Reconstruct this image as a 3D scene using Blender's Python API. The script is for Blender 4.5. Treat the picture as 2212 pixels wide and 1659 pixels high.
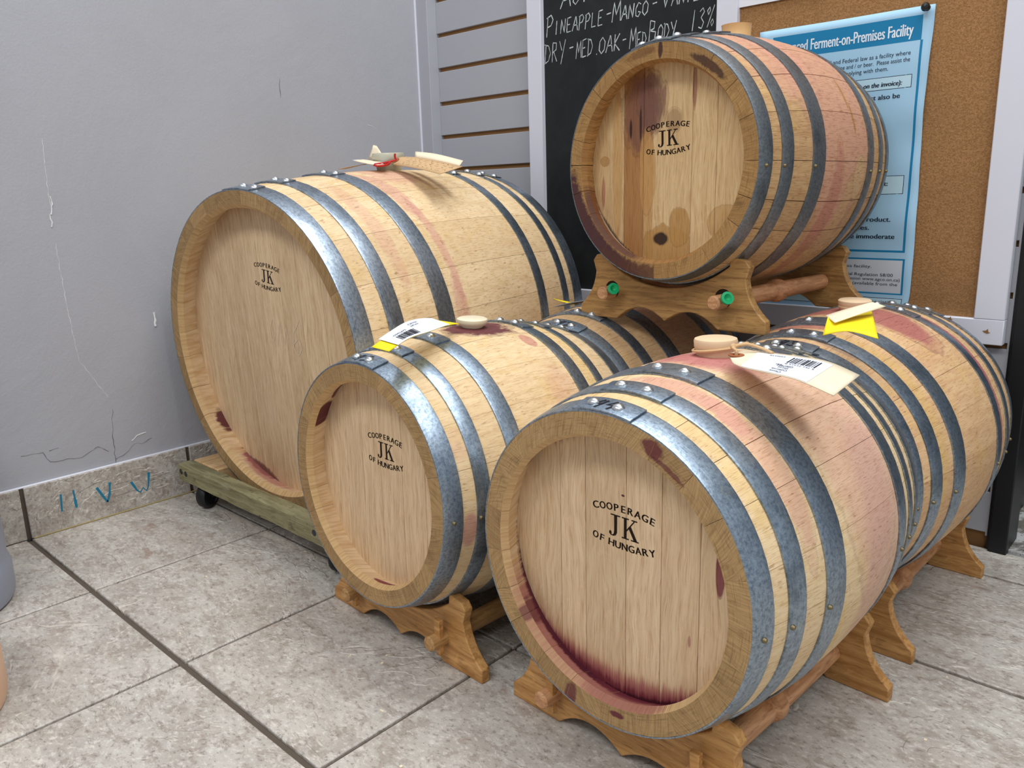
import bpy, bmesh, math, random
from mathutils import Vector, Matrix
for o in list(bpy.data.objects): bpy.data.objects.remove(o)
SC = bpy.context.scene; COL = SC.collection
T = 0.305                      # one floor tile in metres; all coordinates below are in tiles
R = math.radians; PI = math.pi; sin = math.sin; cos = math.cos

# ---------------------------------------------------------------- camera
cam = bpy.data.cameras.new('camera'); camo = bpy.data.objects.new('camera', cam); COL.objects.link(camo)
cam.sensor_fit = 'HORIZONTAL'; cam.sensor_width = 36.0; cam.lens = 36.0*1725.59/2212; cam.clip_start = .02
yaw, pit, rol = -0.754157621, -0.233853236, 0.0289891932
f = Vector((sin(yaw)*cos(pit), cos(yaw)*cos(pit), sin(pit))); r0 = Vector((cos(yaw), -sin(yaw), 0)); d0 = f.cross(r0)
rt = r0*cos(rol)+d0*sin(rol); dn = -r0*sin(rol)+d0*cos(rol)
m = Matrix((rt, -dn, -f)).transposed().to_4x4(); m.translation = Vector((4.13754326, -1.23857031, 1.91005567))*T
camo.matrix_world = m; SC.camera = camo

# ---------------------------------------------------------------- light and exposure
w = bpy.data.worlds.new('world'); SC.world = w; w.use_nodes = True
bg = w.node_tree.nodes['Background']; bg.inputs[0].default_value = (.88, .93, 1, 1); bg.inputs[1].default_value = .50
def area(name, loc, sx, sy, power, col=(1, .97, .92), rot=(0, 0, 0)):
    l = bpy.data.lights.new(name, 'AREA'); l.shape = 'RECTANGLE'; l.size = sx; l.size_y = sy; l.energy = power; l.color = col
    o = bpy.data.objects.new(name, l); o.location = Vector(loc)*T; o.rotation_euler = rot; COL.objects.link(o); return o
area('ceiling_lamp', (2.0, 2.5, 8.6), 1.5, .6, 27, (.95, .98, 1))
area('ceiling_lamp', (6.6, 1.2, 8.6), 1.5, .6, 24, (.95, .98, 1))
area('ceiling_lamp', (2.0, -5.0, 8.6), 1.5, .6, 32, (.97, .98, 1))
area('ceiling_lamp', (8.0, -5.0, 8.6), 1.5, .6, 26, (.97, .98, 1))
vs = SC.view_settings; SC.display_settings.display_device = 'sRGB'
vs.view_transform = 'Standard'; vs.look = 'None'; vs.gamma = 1; vs.exposure = 0.06; vs.use_curve_mapping = False

# ---------------------------------------------------------------- helpers
def tag(o, label=None, cat=None, group=None, kind=None):
    for k, v in (('label', label), ('category', cat), ('group', group), ('kind', kind)):
        if v: o[k] = v
    return o
def empty(name, loc=(0, 0, 0), mat=None):
    o = bpy.data.objects.new(name, None); COL.objects.link(o); o.empty_display_size = .05
    if mat: 
        mm = mat.copy(); mm.translation = mm.translation*T; o.matrix_world = mm
    else: o.location = Vector(loc)*T
    return o
def obj(name, verts, faces, mats, parent=None, smooth=35, mi=None, attrs=None, bevel=0, loc=None):
    """one mesh object; verts in tile units in the parent's frame"""
    me = bpy.data.meshes.new(name)
    me.from_pydata([(x*T, y*T, z*T) for x, y, z in verts], [], faces)
    if not isinstance(mats, (list, tuple)): mats = [mats]
    for q in mats: me.materials.append(q)
    if mi: me.polygons.foreach_set('material_index', mi)
    if attrs:
        for k, vals in attrs.items():
            a = me.attributes.new(k, 'FLOAT_VECTOR', 'POINT'); a.data.foreach_set('vector', [c for v in vals for c in v])
    if smooth:
        me.polygons.foreach_set('use_smooth', [True]*len(me.polygons))
        me.set_sharp_from_angle(angle=R(smooth))
    me.update()
    o = bpy.data.objects.new(name, me); COL.objects.link(o)
    if parent: o.parent = parent
    if loc: o.location = Vector(loc)*T
    if bevel:
        b = o.modifiers.new('bevel', 'BEVEL'); b.width = bevel*T; b.segments = 2; b.limit_method = 'ANGLE'
    return o
class MB:
    def __init__(s): s.v = []; s.f = []; s.m = []
    def add(s, vs_, fs, mi=0):
        n = len(s.v); s.v += [tuple(v) for v in vs_]; s.f += [tuple(i+n for i in q) for q in fs]; s.m += [mi]*len(fs); return s
    def box(s, a, b, mi=0):
        x0, y0, z0 = a; x1, y1, z1 = b
        return s.add([(x0,y0,z0),(x1,y0,z0),(x1,y1,z0),(x0,y1,z0),(x0,y0,z1),(x1,y0,z1),(x1,y1,z1),(x0,y1,z1)],
                     [(0,3,2,1),(4,5,6,7),(0,1,5,4),(1,2,6,5),(2,3,7,6),(3,0,4,7)], mi)
    def lathe(s, prof, n=32, M=None, mi=0, closed=False, a0=0):
        """prof: (radius, height) about local Z"""
        M = M or Matrix.Identity(4); vs_ = []; fs = []; k = len(prof)
        for i in range(n):
            a = a0+2*PI*i/n
            for r_, h in prof: vs_.append(M @ Vector((r_*cos(a), r_*sin(a), h)))
        for i in range(n):
            j = (i+1) % n
            for q in range(k if closed else k-1):
                q2 = (q+1) % k; fs.append((i*k+q, j*k+q, j*k+q2, i*k+q2))
        if not closed:
            for q in (0, k-1):
                if prof[q][0] > 1e-6:
                    ring = [i*k+q for i in range(n)]; fs.append(tuple(ring[::-1]) if q == 0 else tuple(ring))
        return s.add(vs_, fs, mi)
    def prism(s, poly, y0, y1, mi=0, ax='y'):
        """poly: (x, z) outline, extruded along y"""
        n = len(poly); P = (lambda p, h: (p[0], h, p[1])) if ax == 'y' else (lambda p, h: (p[0], p[1], h)) if ax == 'z' else (lambda p, h: (h, p[0], p[1]))
        vs_ = [P(p, y0) for p in poly]+[P(p, y1) for p in poly]
        fs = [tuple(range(n)), tuple(range(2*n-1, n-1, -1))]+[(i, i+n, (i+1) % n+n, (i+1) % n) for i in range(n)]
        return s.add(vs_, fs, mi)
    def tube(s, pts, r, n=6, mi=0):
        pts = [Vector(p) for p in pts]; vs_ = []; fs = []
        up = Vector((.13, .21, .97))
        for i, p in enumerate(pts):
            d = (pts[min(i+1, len(pts)-1)]-pts[max(i-1, 0)]).normalized(); a = d.cross(up).normalized(); b = d.cross(a)
            rr = r[i] if isinstance(r, (list, tuple)) else r
            for j in range(n): vs_.append(p+a*rr*cos(2*PI*j/n)+b*rr*sin(2*PI*j/n))
        for i in range(len(pts)-1):
            for j in range(n): fs.append((i*n+j, i*n+(j+1) % n, (i+1)*n+(j+1) % n, (i+1)*n+j))
        fs.append(tuple(range(n))[::-1]); fs.append(tuple((len(pts)-1)*n+j for j in range(n)))
        return s.add(vs_, fs, mi)
    def build(s, name, mats, parent=None, smooth=35, bevel=0, fix=True, map=None, loc=None, attrs=None):
        v = [tuple(map(*p)) for p in s.v] if map else s.v
        o = obj(name, v, s.f, mats, parent, smooth, s.m, attrs, bevel, loc)
        if fix:
            bm = bmesh.new(); bm.from_mesh(o.data); bmesh.ops.recalc_face_normals(bm, faces=bm.faces); bm.to_mesh(o.data); bm.free()
        return o
def along(d, origin=(0, 0, 0)):
    """matrix whose local Z points along d"""
    q = Vector(d).to_track_quat('Z', 'Y').to_matrix().to_4x4(); q.translation = Vector(origin); return q

# ---- printed text from the built-in font, as flat outlines
_tc = {}
def glyph(txt):
    if txt in _tc: return _tc[txt]
    cu = bpy.data.curves.new('t', 'FONT'); cu.body = txt; cu.size = 1; cu.resolution_u = 3
    o = bpy.data.objects.new('t', cu); COL.objects.link(o); bpy.context.view_layer.update()
    me = o.evaluated_get(bpy.context.evaluated_depsgraph_get()).to_mesh()
    v = [(p.co.x, p.co.y) for p in me.vertices]; fc = [tuple(p.vertices) for p in me.polygons]
    bpy.data.objects.remove(o); bpy.data.curves.remove(cu)
    _tc[txt] = (v, fc); return _tc[txt]
def text_flat(mb, txt, x0, y0, h, width=None, right=False, bold=0, shear=0, h_em=.73):
    """adds text to mb in a flat (x, y, 0) frame; h = cap height"""
    v, fc = glyph(txt)
    if not v: return
    xs = [p[0] for p in v]; a, b = min(xs), max(xs); s = h/h_em; sx = width/(b-a) if width else s
    off = x0-(b if right else a)*sx
    for k in ([0] if not bold else [-bold, 0, bold]):
        mb.add([(off+p[0]*sx+k+shear*p[1]*s, y0+p[1]*s, abs(k)*.02) for p in v], fc)

# ---- hand lettering: polyline strokes
ST = {'A':[[(0,0),(.45,1),(.5,1),(.85,0)],[(.15,.38),(.75,.42)]],'B':[[(.08,0),(.1,1)],[(.1,1),(.6,.9),(.55,.6),(.12,.52)],[(.12,.52),(.75,.42),(.7,.08),(.08,0)]],
'D':[[(.1,0),(.12,1)],[(-.05,1),(.5,.9),(.8,.5),(.55,.12),(-.02,0)]],'E':[[(.1,0),(.12,1),(.7,1.05)],[(.1,.52),(.55,.55)],[(.1,0),(.75,.03)]],
'G':[[(.75,.85),(.4,1),(.08,.6),(.15,.1),(.5,0),(.78,.3),(.45,.35)]],'I':[[(.3,0),(.32,1)]],'K':[[(.1,0),(.12,1)],[(.7,1),(.12,.45),(.8,-.02)]],
'L':[[(.12,1),(.1,0),(.7,.03)]],'M':[[(.05,0),(.15,1),(.45,.35),(.78,1.02),(.9,0)]],'N':[[(.08,0),(.12,1),(.68,.05),(.75,1.02)]],
'O':[[(.45,1),(.1,.75),(.08,.25),(.4,0),(.75,.22),(.8,.7),(.45,1)]],'P':[[(.1,-.05),(.14,1)],[(.0,.92),(.5,1.05),(.75,.8),(.55,.52),(.12,.45)]],
'R':[[(.1,0),(.12,1)],[(.12,1),(.6,.95),(.6,.62),(.14,.5)],[(.3,.5),(.75,0)]],'T':[[(.4,0),(.42,1)],[(0,1),(.8,1.02)]],'U':[[(.08,1),(.1,.25),(.4,0),(.7,.25),(.75,1)]],
'V':[[(.03,1),(.4,0),(.8,1.05)]],'W':[[(0,.85),(.25,.05),(.45,.5),(.65,.08),(.85,1)]],'Y':[[(.05,1),(.42,.5)],[(.85,1.02),(.35,-.2)]],'-':[[(.1,.45),(.7,.5)]],'.':[[(.2,0),(.28,.06)]],
'1':[[(.3,0),(.42,1)]],'2':[[(.08,.75),(.35,1),(.65,.75),(.5,.4),(.05,.02),(.75,.06)]],'3':[[(.1,.85),(.45,1),(.65,.8),(.3,.55),(.65,.3),(.45,.02),(.05,.12)]],
'4':[[(.45,1),(.08,.42),(.7,.5)],[(.72,.95),(.48,-.1)]],'5':[[(.7,.98),(.25,.92),(.2,.55),(.55,.6),(.6,.2),(.15,0)]],'6':[[(.65,1),(.2,.6),(.12,.2),(.45,0),(.7,.22),(.5,.48),(.15,.3)]],
'0':[[(.4,1),(.1,.6),(.15,.1),(.45,0),(.7,.4),(.6,.9),(.4,1)]],'%':[[(.3,.95),(.05,.8),(.2,.6),(.4,.8),(.3,.95)],[(.85,1),(.15,0)],[(.75,.35),(.55,.2),(.7,.02),(.88,.18),(.75,.35)]],' ':[]}
def ribbon(mb, pts, wd, rnd=None, mi=0, h=0.0):
    """flat stroke in (x, y, 0)"""
    P = []
    for i in range(len(pts)-1):
        n = max(1, int(math.dist(pts[i], pts[i+1])/(wd*2.2)))
        for k in range(n): P.append(tuple(pts[i][c]+(pts[i+1][c]-pts[i][c])*k/n for c in (0, 1)))
    P.append(tuple(pts[-1])); vs_ = []; fs = []
    for i, p in enumerate(P):
        a, b = P[max(i-1, 0)], P[min(i+1, len(P)-1)]; dx, dy = b[0]-a[0], b[1]-a[1]; L = math.hypot(dx, dy) or 1
        w2 = wd*.5*(rnd.uniform(.6, 1.25) if rnd else 1); nx, ny = -dy/L*w2, dx/L*w2
        vs_ += [(p[0]+nx, p[1]+ny, h), (p[0]-nx, p[1]-ny, h)]
    for i in range(len(P)-1): fs.append((2*i, 2*i+1, 2*i+3, 2*i+2))
    mb.add(vs_, fs, mi)
def hand(mb, txt, x, y, h, wd, adv=.62, slant=.08, rnd=None, small=.72, rise=0):
    """small caps handwriting; upper-case letters full height, lower-case letters as small capitals"""
    for ch in txt:
        k = 1 if (ch.isupper() or not ch.isalpha()) else small
        hh = h*k
        for s_ in ST.get(ch.upper(), []):
            pts = [(x+px*hh*adv/.8+py*hh*slant, y+py*hh) for px, py in s_]
            ribbon(mb, pts, wd, rnd)
        x += (adv*1.22*hh if ch != ' ' else h*.35); y += rise*hh
    return x

# ---------------------------------------------------------------- material helper
class Nd:
    def __init__(s, name):
        s.mat = bpy.data.materials.new(name); s.mat.use_nodes = True; s.nt = s.mat.node_tree; s.b = s.nt.nodes['Principled BSDF']
    def n(s, t, **kw):
        x = s.nt.nodes.new(t)
        for k, v in kw.items(): setattr(x, k, v)
        return x
    def put(s, sock, v):
        if hasattr(v, 'is_output'): s.nt.links.new(v, sock)
        else: sock.default_value = (tuple(v)+(1,))[:4] if isinstance(v, tuple) and len(v) == 3 and sock.type == 'RGBA' else v
    def m(s, op, a, b=0, c=0, clamp=False):
        x = s.n('ShaderNodeMath', operation=op, use_clamp=clamp)
        for i, v in enumerate((a, b, c)): s.put(x.inputs[i], v)
        return x.outputs[0]
    def attr(s, nm):
        return s.n('ShaderNodeAttribute', attribute_name=nm).outputs['Vector']
    def sep(s, v):
        x = s.n('ShaderNodeSeparateXYZ'); s.put(x.inputs[0], v); return x.outputs
    def comb(s, a, b, c):
        x = s.n('ShaderNodeCombineXYZ')
        for i, v in enumerate((a, b, c)): s.put(x.inputs[i], v)
        return x.outputs[0]
    def noise(s, v, scale=1, detail=3, rough=.5, dist=0):
        x = s.n('ShaderNodeTexNoise'); s.put(x.inputs['Vector'], v); x.inputs['Scale'].default_value = scale
        x.inputs['Detail'].default_value = detail; x.inputs['Roughness'].default_value = rough; x.inputs['Distortion'].default_value = dist
        return x.outputs[0]
    def vor(s, v, scale, feat='F1'):
        x = s.n('ShaderNodeTexVoronoi', feature=feat); s.put(x.inputs['Vector'], v); x.inputs['Scale'].default_value = scale; return x.outputs[0]
    def ss(s, v, a, b):
        x = s.n('ShaderNodeMapRange', interpolation_type='SMOOTHSTEP'); s.put(x.inputs[0], v); x.inputs[1].default_value = a; x.inputs[2].default_value = b; return x.outputs[0]
    def mix(s, fac, a, b, mode='MIX'):
        x = s.n('ShaderNodeMix', data_type='RGBA', blend_type=mode); s.put(x.inputs[0], fac); s.put(x.inputs[6], a); s.put(x.inputs[7], b); return x.outputs[2]
    def bump(s, h, strength=.2, dist=.002):
        x = s.n('ShaderNodeBump'); x.inputs['Strength'].default_value = strength; x.inputs['Distance'].default_value = dist; s.put(x.inputs['Height'], h)
        s.nt.links.new(x.outputs[0], s.b.inputs['Normal'])
    def out(s, col, rough=.6, metal=0, spec=.4):
        s.put(s.b.inputs['Base Color'], col); s.put(s.b.inputs['Roughness'], rough); s.put(s.b.inputs['Metallic'], metal); s.b.inputs['Specular IOR Level'].default_value = spec
        return s.mat
    def oc(s): return s.n('ShaderNodeTexCoord').outputs['Object']
    def rnd(s): return s.n('ShaderNodeObjectInfo').outputs['Random']
    def oloc(s): return s.n('ShaderNodeObjectInfo').outputs['Location']
def srgb(r_, g, b):
    f_ = lambda c: (c/255/12.92 if c/255 <= .04045 else ((c/255+.055)/1.055)**2.4); return (f_(r_), f_(g), f_(b))
def plain(name, col, rough=.5, metal=0, spec=.4, var=.06, sc=30):
    N = Nd(name); n1 = N.noise(N.oc(), sc, 3); c = N.mix(N.m('MULTIPLY', n1, var*4), col, tuple(x*.6 for x in col))
    return N.out(c, rough, metal, spec)
# ---------------------------------------------------------------- barrel materials
WINE = srgb(96, 34, 48); PINK = srgb(206, 148, 132); YEL = srgb(214, 176, 92); TAN = srgb(170, 120, 62); PURP = srgb(112, 62, 70); BRN = srgb(120, 76, 40); LITE = srgb(214, 186, 140)
def blobs(N, col, a, b, stains, ns):
    """stains: (a0, b0, da, db, colour, amount, edge, noise) in the piece's own two coordinates"""
    for i, (a0, b0, da, db, c, amt, edge, nz) in enumerate(stains):
        e1 = N.m('MULTIPLY', N.m('SUBTRACT', a, a0), 1/da); e2 = N.m('MULTIPLY', N.m('SUBTRACT', b, b0), 1/db)
        d = N.m('ADD', N.m('MULTIPLY', e1, e1), N.m('MULTIPLY', e2, e2)); d = N.m('ADD', d, N.m('MULTIPLY', N.m('SUBTRACT', ns, .5), nz))
        mk = N.m('MULTIPLY', N.m('SUBTRACT', 1, N.ss(d, 1-edge, 1+.02)), amt)
        if edge <= .5: tl = N.m('MULTIPLY', N.m('MULTIPLY', N.ss(d, .82, .96), N.m('SUBTRACT', 1, N.ss(d, .96, 1.05))), amt*.45)
        col = N.mix(mk, col, c)
        if edge <= .5: col = N.mix(tl, col, tuple(q*.55 for q in c))
    return col
def stave_mat(name, lt, dk, stains, grain=.8):
    N = Nd(name); v = N.sep(N.attr('bc')); x = N.m('MULTIPLY', v[0], .55); s = v[1]; tn = v[2]
    xo = N.m('ADD', x, N.m('MULTIPLY', tn, 7))
    g = N.noise(N.comb(N.m('MULTIPLY', xo, 34), N.m('MULTIPLY', s, 5), tn), 1, 5, .65, .8)
    fb = N.noise(N.comb(N.m('MULTIPLY', xo, 230), N.m('MULTIPLY', s, 20), tn), 1, 3, .65)
    col = N.mix(N.ss(g, .3, .72), lt, tuple(lt[i]*.45+dk[i]*.55 for i in range(3)))
    col = N.mix(N.m('MULTIPLY', tn, .32), col, tuple(c*.8 for c in dk))
    wn = N.noise(N.comb(N.m('MULTIPLY', x, 9), N.m('MULTIPLY', s, 6), 1.7), 1, 5, .62, .8)
    col = N.mix(N.m('MULTIPLY', N.ss(wn, .55, .60), .20), col, YEL)
    sn = N.noise(N.comb(N.m('MULTIPLY', x, 9), N.m('MULTIPLY', s, 7.5), .4), 1, 6, .66, .6)
    col = blobs(N, col, N.m('MULTIPLY', v[0], 57.2958), s, stains, sn)
    fl = N.noise(N.comb(N.m('MULTIPLY', xo, 110), N.m('MULTIPLY', s, 26), 3.3), 1, 2, .5)
    col = N.mix(N.m('MULTIPLY', N.ss(fb, .46, .72), grain*.75), col, (.62, .50, .42), 'MULTIPLY')
    col = N.mix(N.m('MULTIPLY', N.ss(fl, .64, .74), .6), col, (.50, .36, .30), 'MULTIPLY')
    mot = N.noise(N.comb(N.m('MULTIPLY', x, 26), N.m('MULTIPLY', s, 30), 8), 1, 4, .6); col = N.mix(N.m('MULTIPLY', N.ss(mot, .52, .7), .22), col, (.72, .62, .54), 'MULTIPLY')
    N.bump(N.m('ADD', fb, N.m('MULTIPLY', g, .6)), .4, .0008)
    return N.out(col, .62, 0, .3)
def end_mat(name, c1, c2, stains=()):
    """sawn end grain of the staves"""
    N = Nd(name); v = N.sep(N.attr('eg')); th = v[0]; r_ = v[2]; tn = v[1]
    a = N.m('ADD', N.m('MULTIPLY', th, .5), N.m('MULTIPLY', tn, 5)); kk = N.m('MULTIPLY', N.m('SUBTRACT', N.m('FRACT', N.m('MULTIPLY', tn, 7)), .5), 1.6); a = N.m('ADD', a, N.m('MULTIPLY', N.m('SUBTRACT', r_, .48), kk))
    g = N.noise(N.comb(N.m('MULTIPLY', a, 200), N.m('MULTIPLY', r_, 12), tn), 1, 3, .6, .2)
    h = N.noise(N.comb(N.m('MULTIPLY', th, 9), N.m('MULTIPLY', r_, 230), tn), 1, 3, .6, .3)
    k = N.noise(N.comb(N.m('MULTIPLY', th, 6), N.m('MULTIPLY', r_, 14), 0), 1, 4, .6)
    col = N.mix(N.ss(g, .2, .95), c1, c2); col = N.mix(N.m('MULTIPLY', N.ss(h, .5, .7), .45), col, tuple(c*.6 for c in c2))
    col = N.mix(N.m('MULTIPLY', N.ss(k, .56, .75), .35), col, tuple(c*.5 for c in c2))
    col = N.mix(N.m('MULTIPLY', tn, .3), col, tuple(c*.55 for c in c2))
    col = blobs(N, col, N.m('MULTIPLY', th, 57.2958), r_, stains, N.noise(N.comb(N.m('MULTIPLY', th, 22), N.m('MULTIPLY', r_, 40), 2), 1, 4, .6))
    N.bump(N.m('ADD', g, h), .35, .0008)
    return N.out(col, .7, 0, .25)
def inner_mat(name, lt, dk, stains=()):
    """chamfer and croze wall; stains (angle, -, half width, -, ...) angle from bottom, plus to the right"""
    N = Nd(name); v = N.sep(N.attr('bc')); th = v[0]; s = v[1]
    phi = N.m('MULTIPLY', N.m('ARCTAN2', N.m('SINE', th), N.m('MULTIPLY', N.m('COSINE', th), -1)), 57.2958)
    g = N.noise(N.comb(N.m('MULTIPLY', th, 36), N.m('MULTIPLY', s, 5), 0), 1, 4, .6)
    col = N.mix(N.ss(g, .3, .72), lt, dk)
    sn = N.noise(N.comb(N.m('MULTIPLY', th, 30), N.m('MULTIPLY', s, 3), 1), 1, 5, .7)
    col = blobs(N, col, phi, s, stains, sn); N.bump(g, .3, .0008)
    return N.out(col, .6, 0, .3)
def head_mat(name, lt, dk, stains=(), rings=(), bands=()):
    N = Nd(name); v = N.sep(N.attr('bc')); u = v[0]; vv = v[1]; tn = v[2]
    uo = N.m('ADD', u, N.m('MULTIPLY', tn, 3))
    wob = N.noise(N.comb(N.m('MULTIPLY', u, 5), N.m('MULTIPLY', vv, 3.2), tn), 1, 2, .5)
    uw = N.m('ADD', uo, N.m('MULTIPLY', wob, .06))
    g = N.noise(N.comb(N.m('MULTIPLY', uw, 55), N.m('MULTIPLY', vv, 3), tn), 1, 5, .62, .2)
    fb = N.noise(N.comb(N.m('MULTIPLY', uw, 240), N.m('MULTIPLY', vv, 11), tn), 1, 2, .6)
    ray = N.noise(N.comb(N.m('MULTIPLY', uw, 22), N.m('MULTIPLY', vv, 16), N.m('ADD', tn, 4)), 1, 3, .55, 1.6)
    col = N.mix(N.ss(g, .3, .72), lt, tuple(lt[i]*.4+dk[i]*.6 for i in range(3)))
    col = N.mix(N.m('MULTIPLY', N.ss(ray, .58, .68), .22), col, tuple(min(1, c*1.12) for c in lt))
    col = N.mix(N.m('MULTIPLY', tn, .22), col, tuple(c*.74 for c in dk))
    sn = N.noise(N.comb(N.m('MULTIPLY', u, 17), N.m('MULTIPLY', vv, 7), .4), 1, 6, .68, .5)
    for (u0, u1, c, amt) in bands:
        mk = N.m('MULTIPLY', N.m('MULTIPLY', N.m('GREATER_THAN', u, u0), N.m('LESS_THAN', u, u1)), amt); col = N.mix(mk, col, c)
    col = blobs(N, col, u, vv, stains, sn)
    rr = N.m('SQRT', N.m('ADD', N.m('MULTIPLY', u, u), N.m('MULTIPLY', vv, vv)))
    phi = N.m('MULTIPLY', N.m('ARCTAN2', u, N.m('MULTIPLY', vv, -1)), 57.2958)
    hi = N.noise(N.comb(N.m('MULTIPLY', u, 60), N.m('MULTIPLY', vv, 2.5), 1), 1, 4, .65)
    for (rw, wd, ph, hw, c, amt, edge, nz) in rings:
        e = N.m('MULTIPLY', N.m('SUBTRACT', phi, ph), 1/hw); d = N.m('ADD', N.m('MULTIPLY', N.m('SUBTRACT', rw, rr), 1/wd), N.m('MULTIPLY', e, e))
        d = N.m('ADD', d, N.m('MULTIPLY', N.m('SUBTRACT', hi, .5), nz)); col = N.mix(N.m('MULTIPLY', N.m('SUBTRACT', 1, N.ss(d, 1-edge, 1.02)), amt), col, c)
    col = N.mix(N.m('MULTIPLY', N.ss(fb, .45, .72), .62), col, (.66, .54, .44), 'MULTIPLY')
    N.bump(N.m('ADD', fb, g), .3, .0007)
    return N.out(col, .6, 0, .3)
def galv(name, c1, c2, rough, yel=.25, met=.9):
    N = Nd(name); v = N.sep(N.attr('bc')); x = v[0]; s = v[1]
    p = N.comb(N.m('MULTIPLY', x, .55), s, v[2])
    n1 = N.noise(p, 75, 5, .75, .2); n2 = N.noise(N.comb(N.m('MULTIPLY', x, 3), N.m('MULTIPLY', s, 5), v[2]), 1, 4, .6, .5); sc = N.noise(N.comb(N.m('MULTIPLY', x, 6), N.m('MULTIPLY', s, 260), v[2]), 1, 3, .6)
    col = N.mix(N.ss(n1, .35, .7), c1, c2); col = N.mix(N.m('MULTIPLY', N.ss(n2, .5, .7), .5), col, tuple(c*.5 for c in c2)); col = N.mix(N.m('MULTIPLY', N.ss(sc, .5, .7), .35), col, tuple(min(1, c*1.25) for c in c1))
    n3 = N.noise(N.comb(N.m('MULTIPLY', x, 5), N.m('MULTIPLY', s, 9), v[2]), 1, 5, .6)
    col = N.mix(N.m('MULTIPLY', N.ss(n3, .62, .72), yel), col, srgb(186, 178, 110))
    ro = N.m('ADD', rough-.1, N.m('MULTIPLY', n1, .16)); ro = N.m('ADD', ro, N.m('MULTIPLY', sc, .06))
    N.bump(N.m('ADD', n1, sc), .12, .0006)
    return N.out(col, ro, met, .5)
HOOP = galv('galvanised_steel', srgb(164, 178, 192), srgb(110, 124, 138), .37, .3); HOOP_S = galv('bright_galvanised_steel', srgb(170, 182, 194), srgb(112, 122, 134), .33, .08)
HOOP_D = galv('dull_galvanised_steel', srgb(140, 146, 150), srgb(104, 110, 116), .44, .1)
RIV = plain('rivet_steel', srgb(206, 210, 212), .28, .95); NAIL = plain('brass_nail', srgb(128, 114, 82), .45, .7)
INK = plain('black_brand_ink', srgb(38, 28, 24), .8, 0, .1, 0); MARK = plain('black_marker', srgb(18, 18, 26), .5, 0, .3, 0)

# ---------------------------------------------------------------- barrel
class Barrel:
    def __init__(s, X, Y, Z, yw, pt, L, Rh, Rb):
        s.L, s.Rh, s.Rb = L, Rh, Rb; s.c = Vector((X, Y, Z)); yw, pt = R(yw), R(pt)
        s.ax = Vector((sin(yw)*cos(pt), cos(yw)*cos(pt), sin(pt))); s.u = Vector((cos(yw), -sin(yw), 0)); s.v = s.u.cross(s.ax)
        s.base = s.c+s.ax*(L/2)-s.v*Rb
        s.M = Matrix((s.u, s.ax, s.v)).transposed().to_4x4(); s.M.translation = s.base
    def r(s, t): q = (t-s.L/2)/(s.L/2); return s.Rb-(s.Rb-s.Rh)*q*q
    def loc(s, x, t, z): return (x, t-s.L/2, z+s.Rb)          # local coordinates: side, distance from front rim, height over axis
    def on(s, deg, t, h=0):                                     # local point on the outside
        a = R(deg); rr = s.r(t)+h; return s.loc(rr*sin(a), t, rr*cos(a))
    def world(s, deg, t, h=0): return s.M @ Vector(s.on(deg, t, h))
def hoop_mesh(B, s0, s1, th, h, a0=-180, a1=180, n=72, tnv=0, skew=0):
    mb = MB(); vs_ = []; at = []; full = a1-a0 >= 360
    prof = [(0, 0), (0, h*.8), (.08, h), (.92, h), (1, h*.8), (1, 0)]
    k = len(prof)
    for i in range(n+(0 if full else 1)):
        a = a0+(a1-a0)*i/n; sk = skew*(a-(a0+a1)/2)
        for q, hh in prof:
            t = s0+(s1-s0)*q+sk; rm = B.r(s0+(s1-s0)*q)+th+hh; aa = R(a)
            vs_.append(B.loc(rm*sin(aa), t, rm*cos(aa))); at.append((aa, t, tnv))
    fs = []; cnt = n if full else n
    tot = n if full else n+1
    for i in range(cnt):
        j = (i+1) % tot
        for q in range(k):
            q2 = (q+1) % k; fs.append((i*k+q, j*k+q, j*k+q2, i*k+q2))
    if not full: fs += [tuple(range(k))[::-1], tuple((tot-1)*k+q for q in range(k))]
    mb.add(vs_, fs); return mb, at
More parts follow.
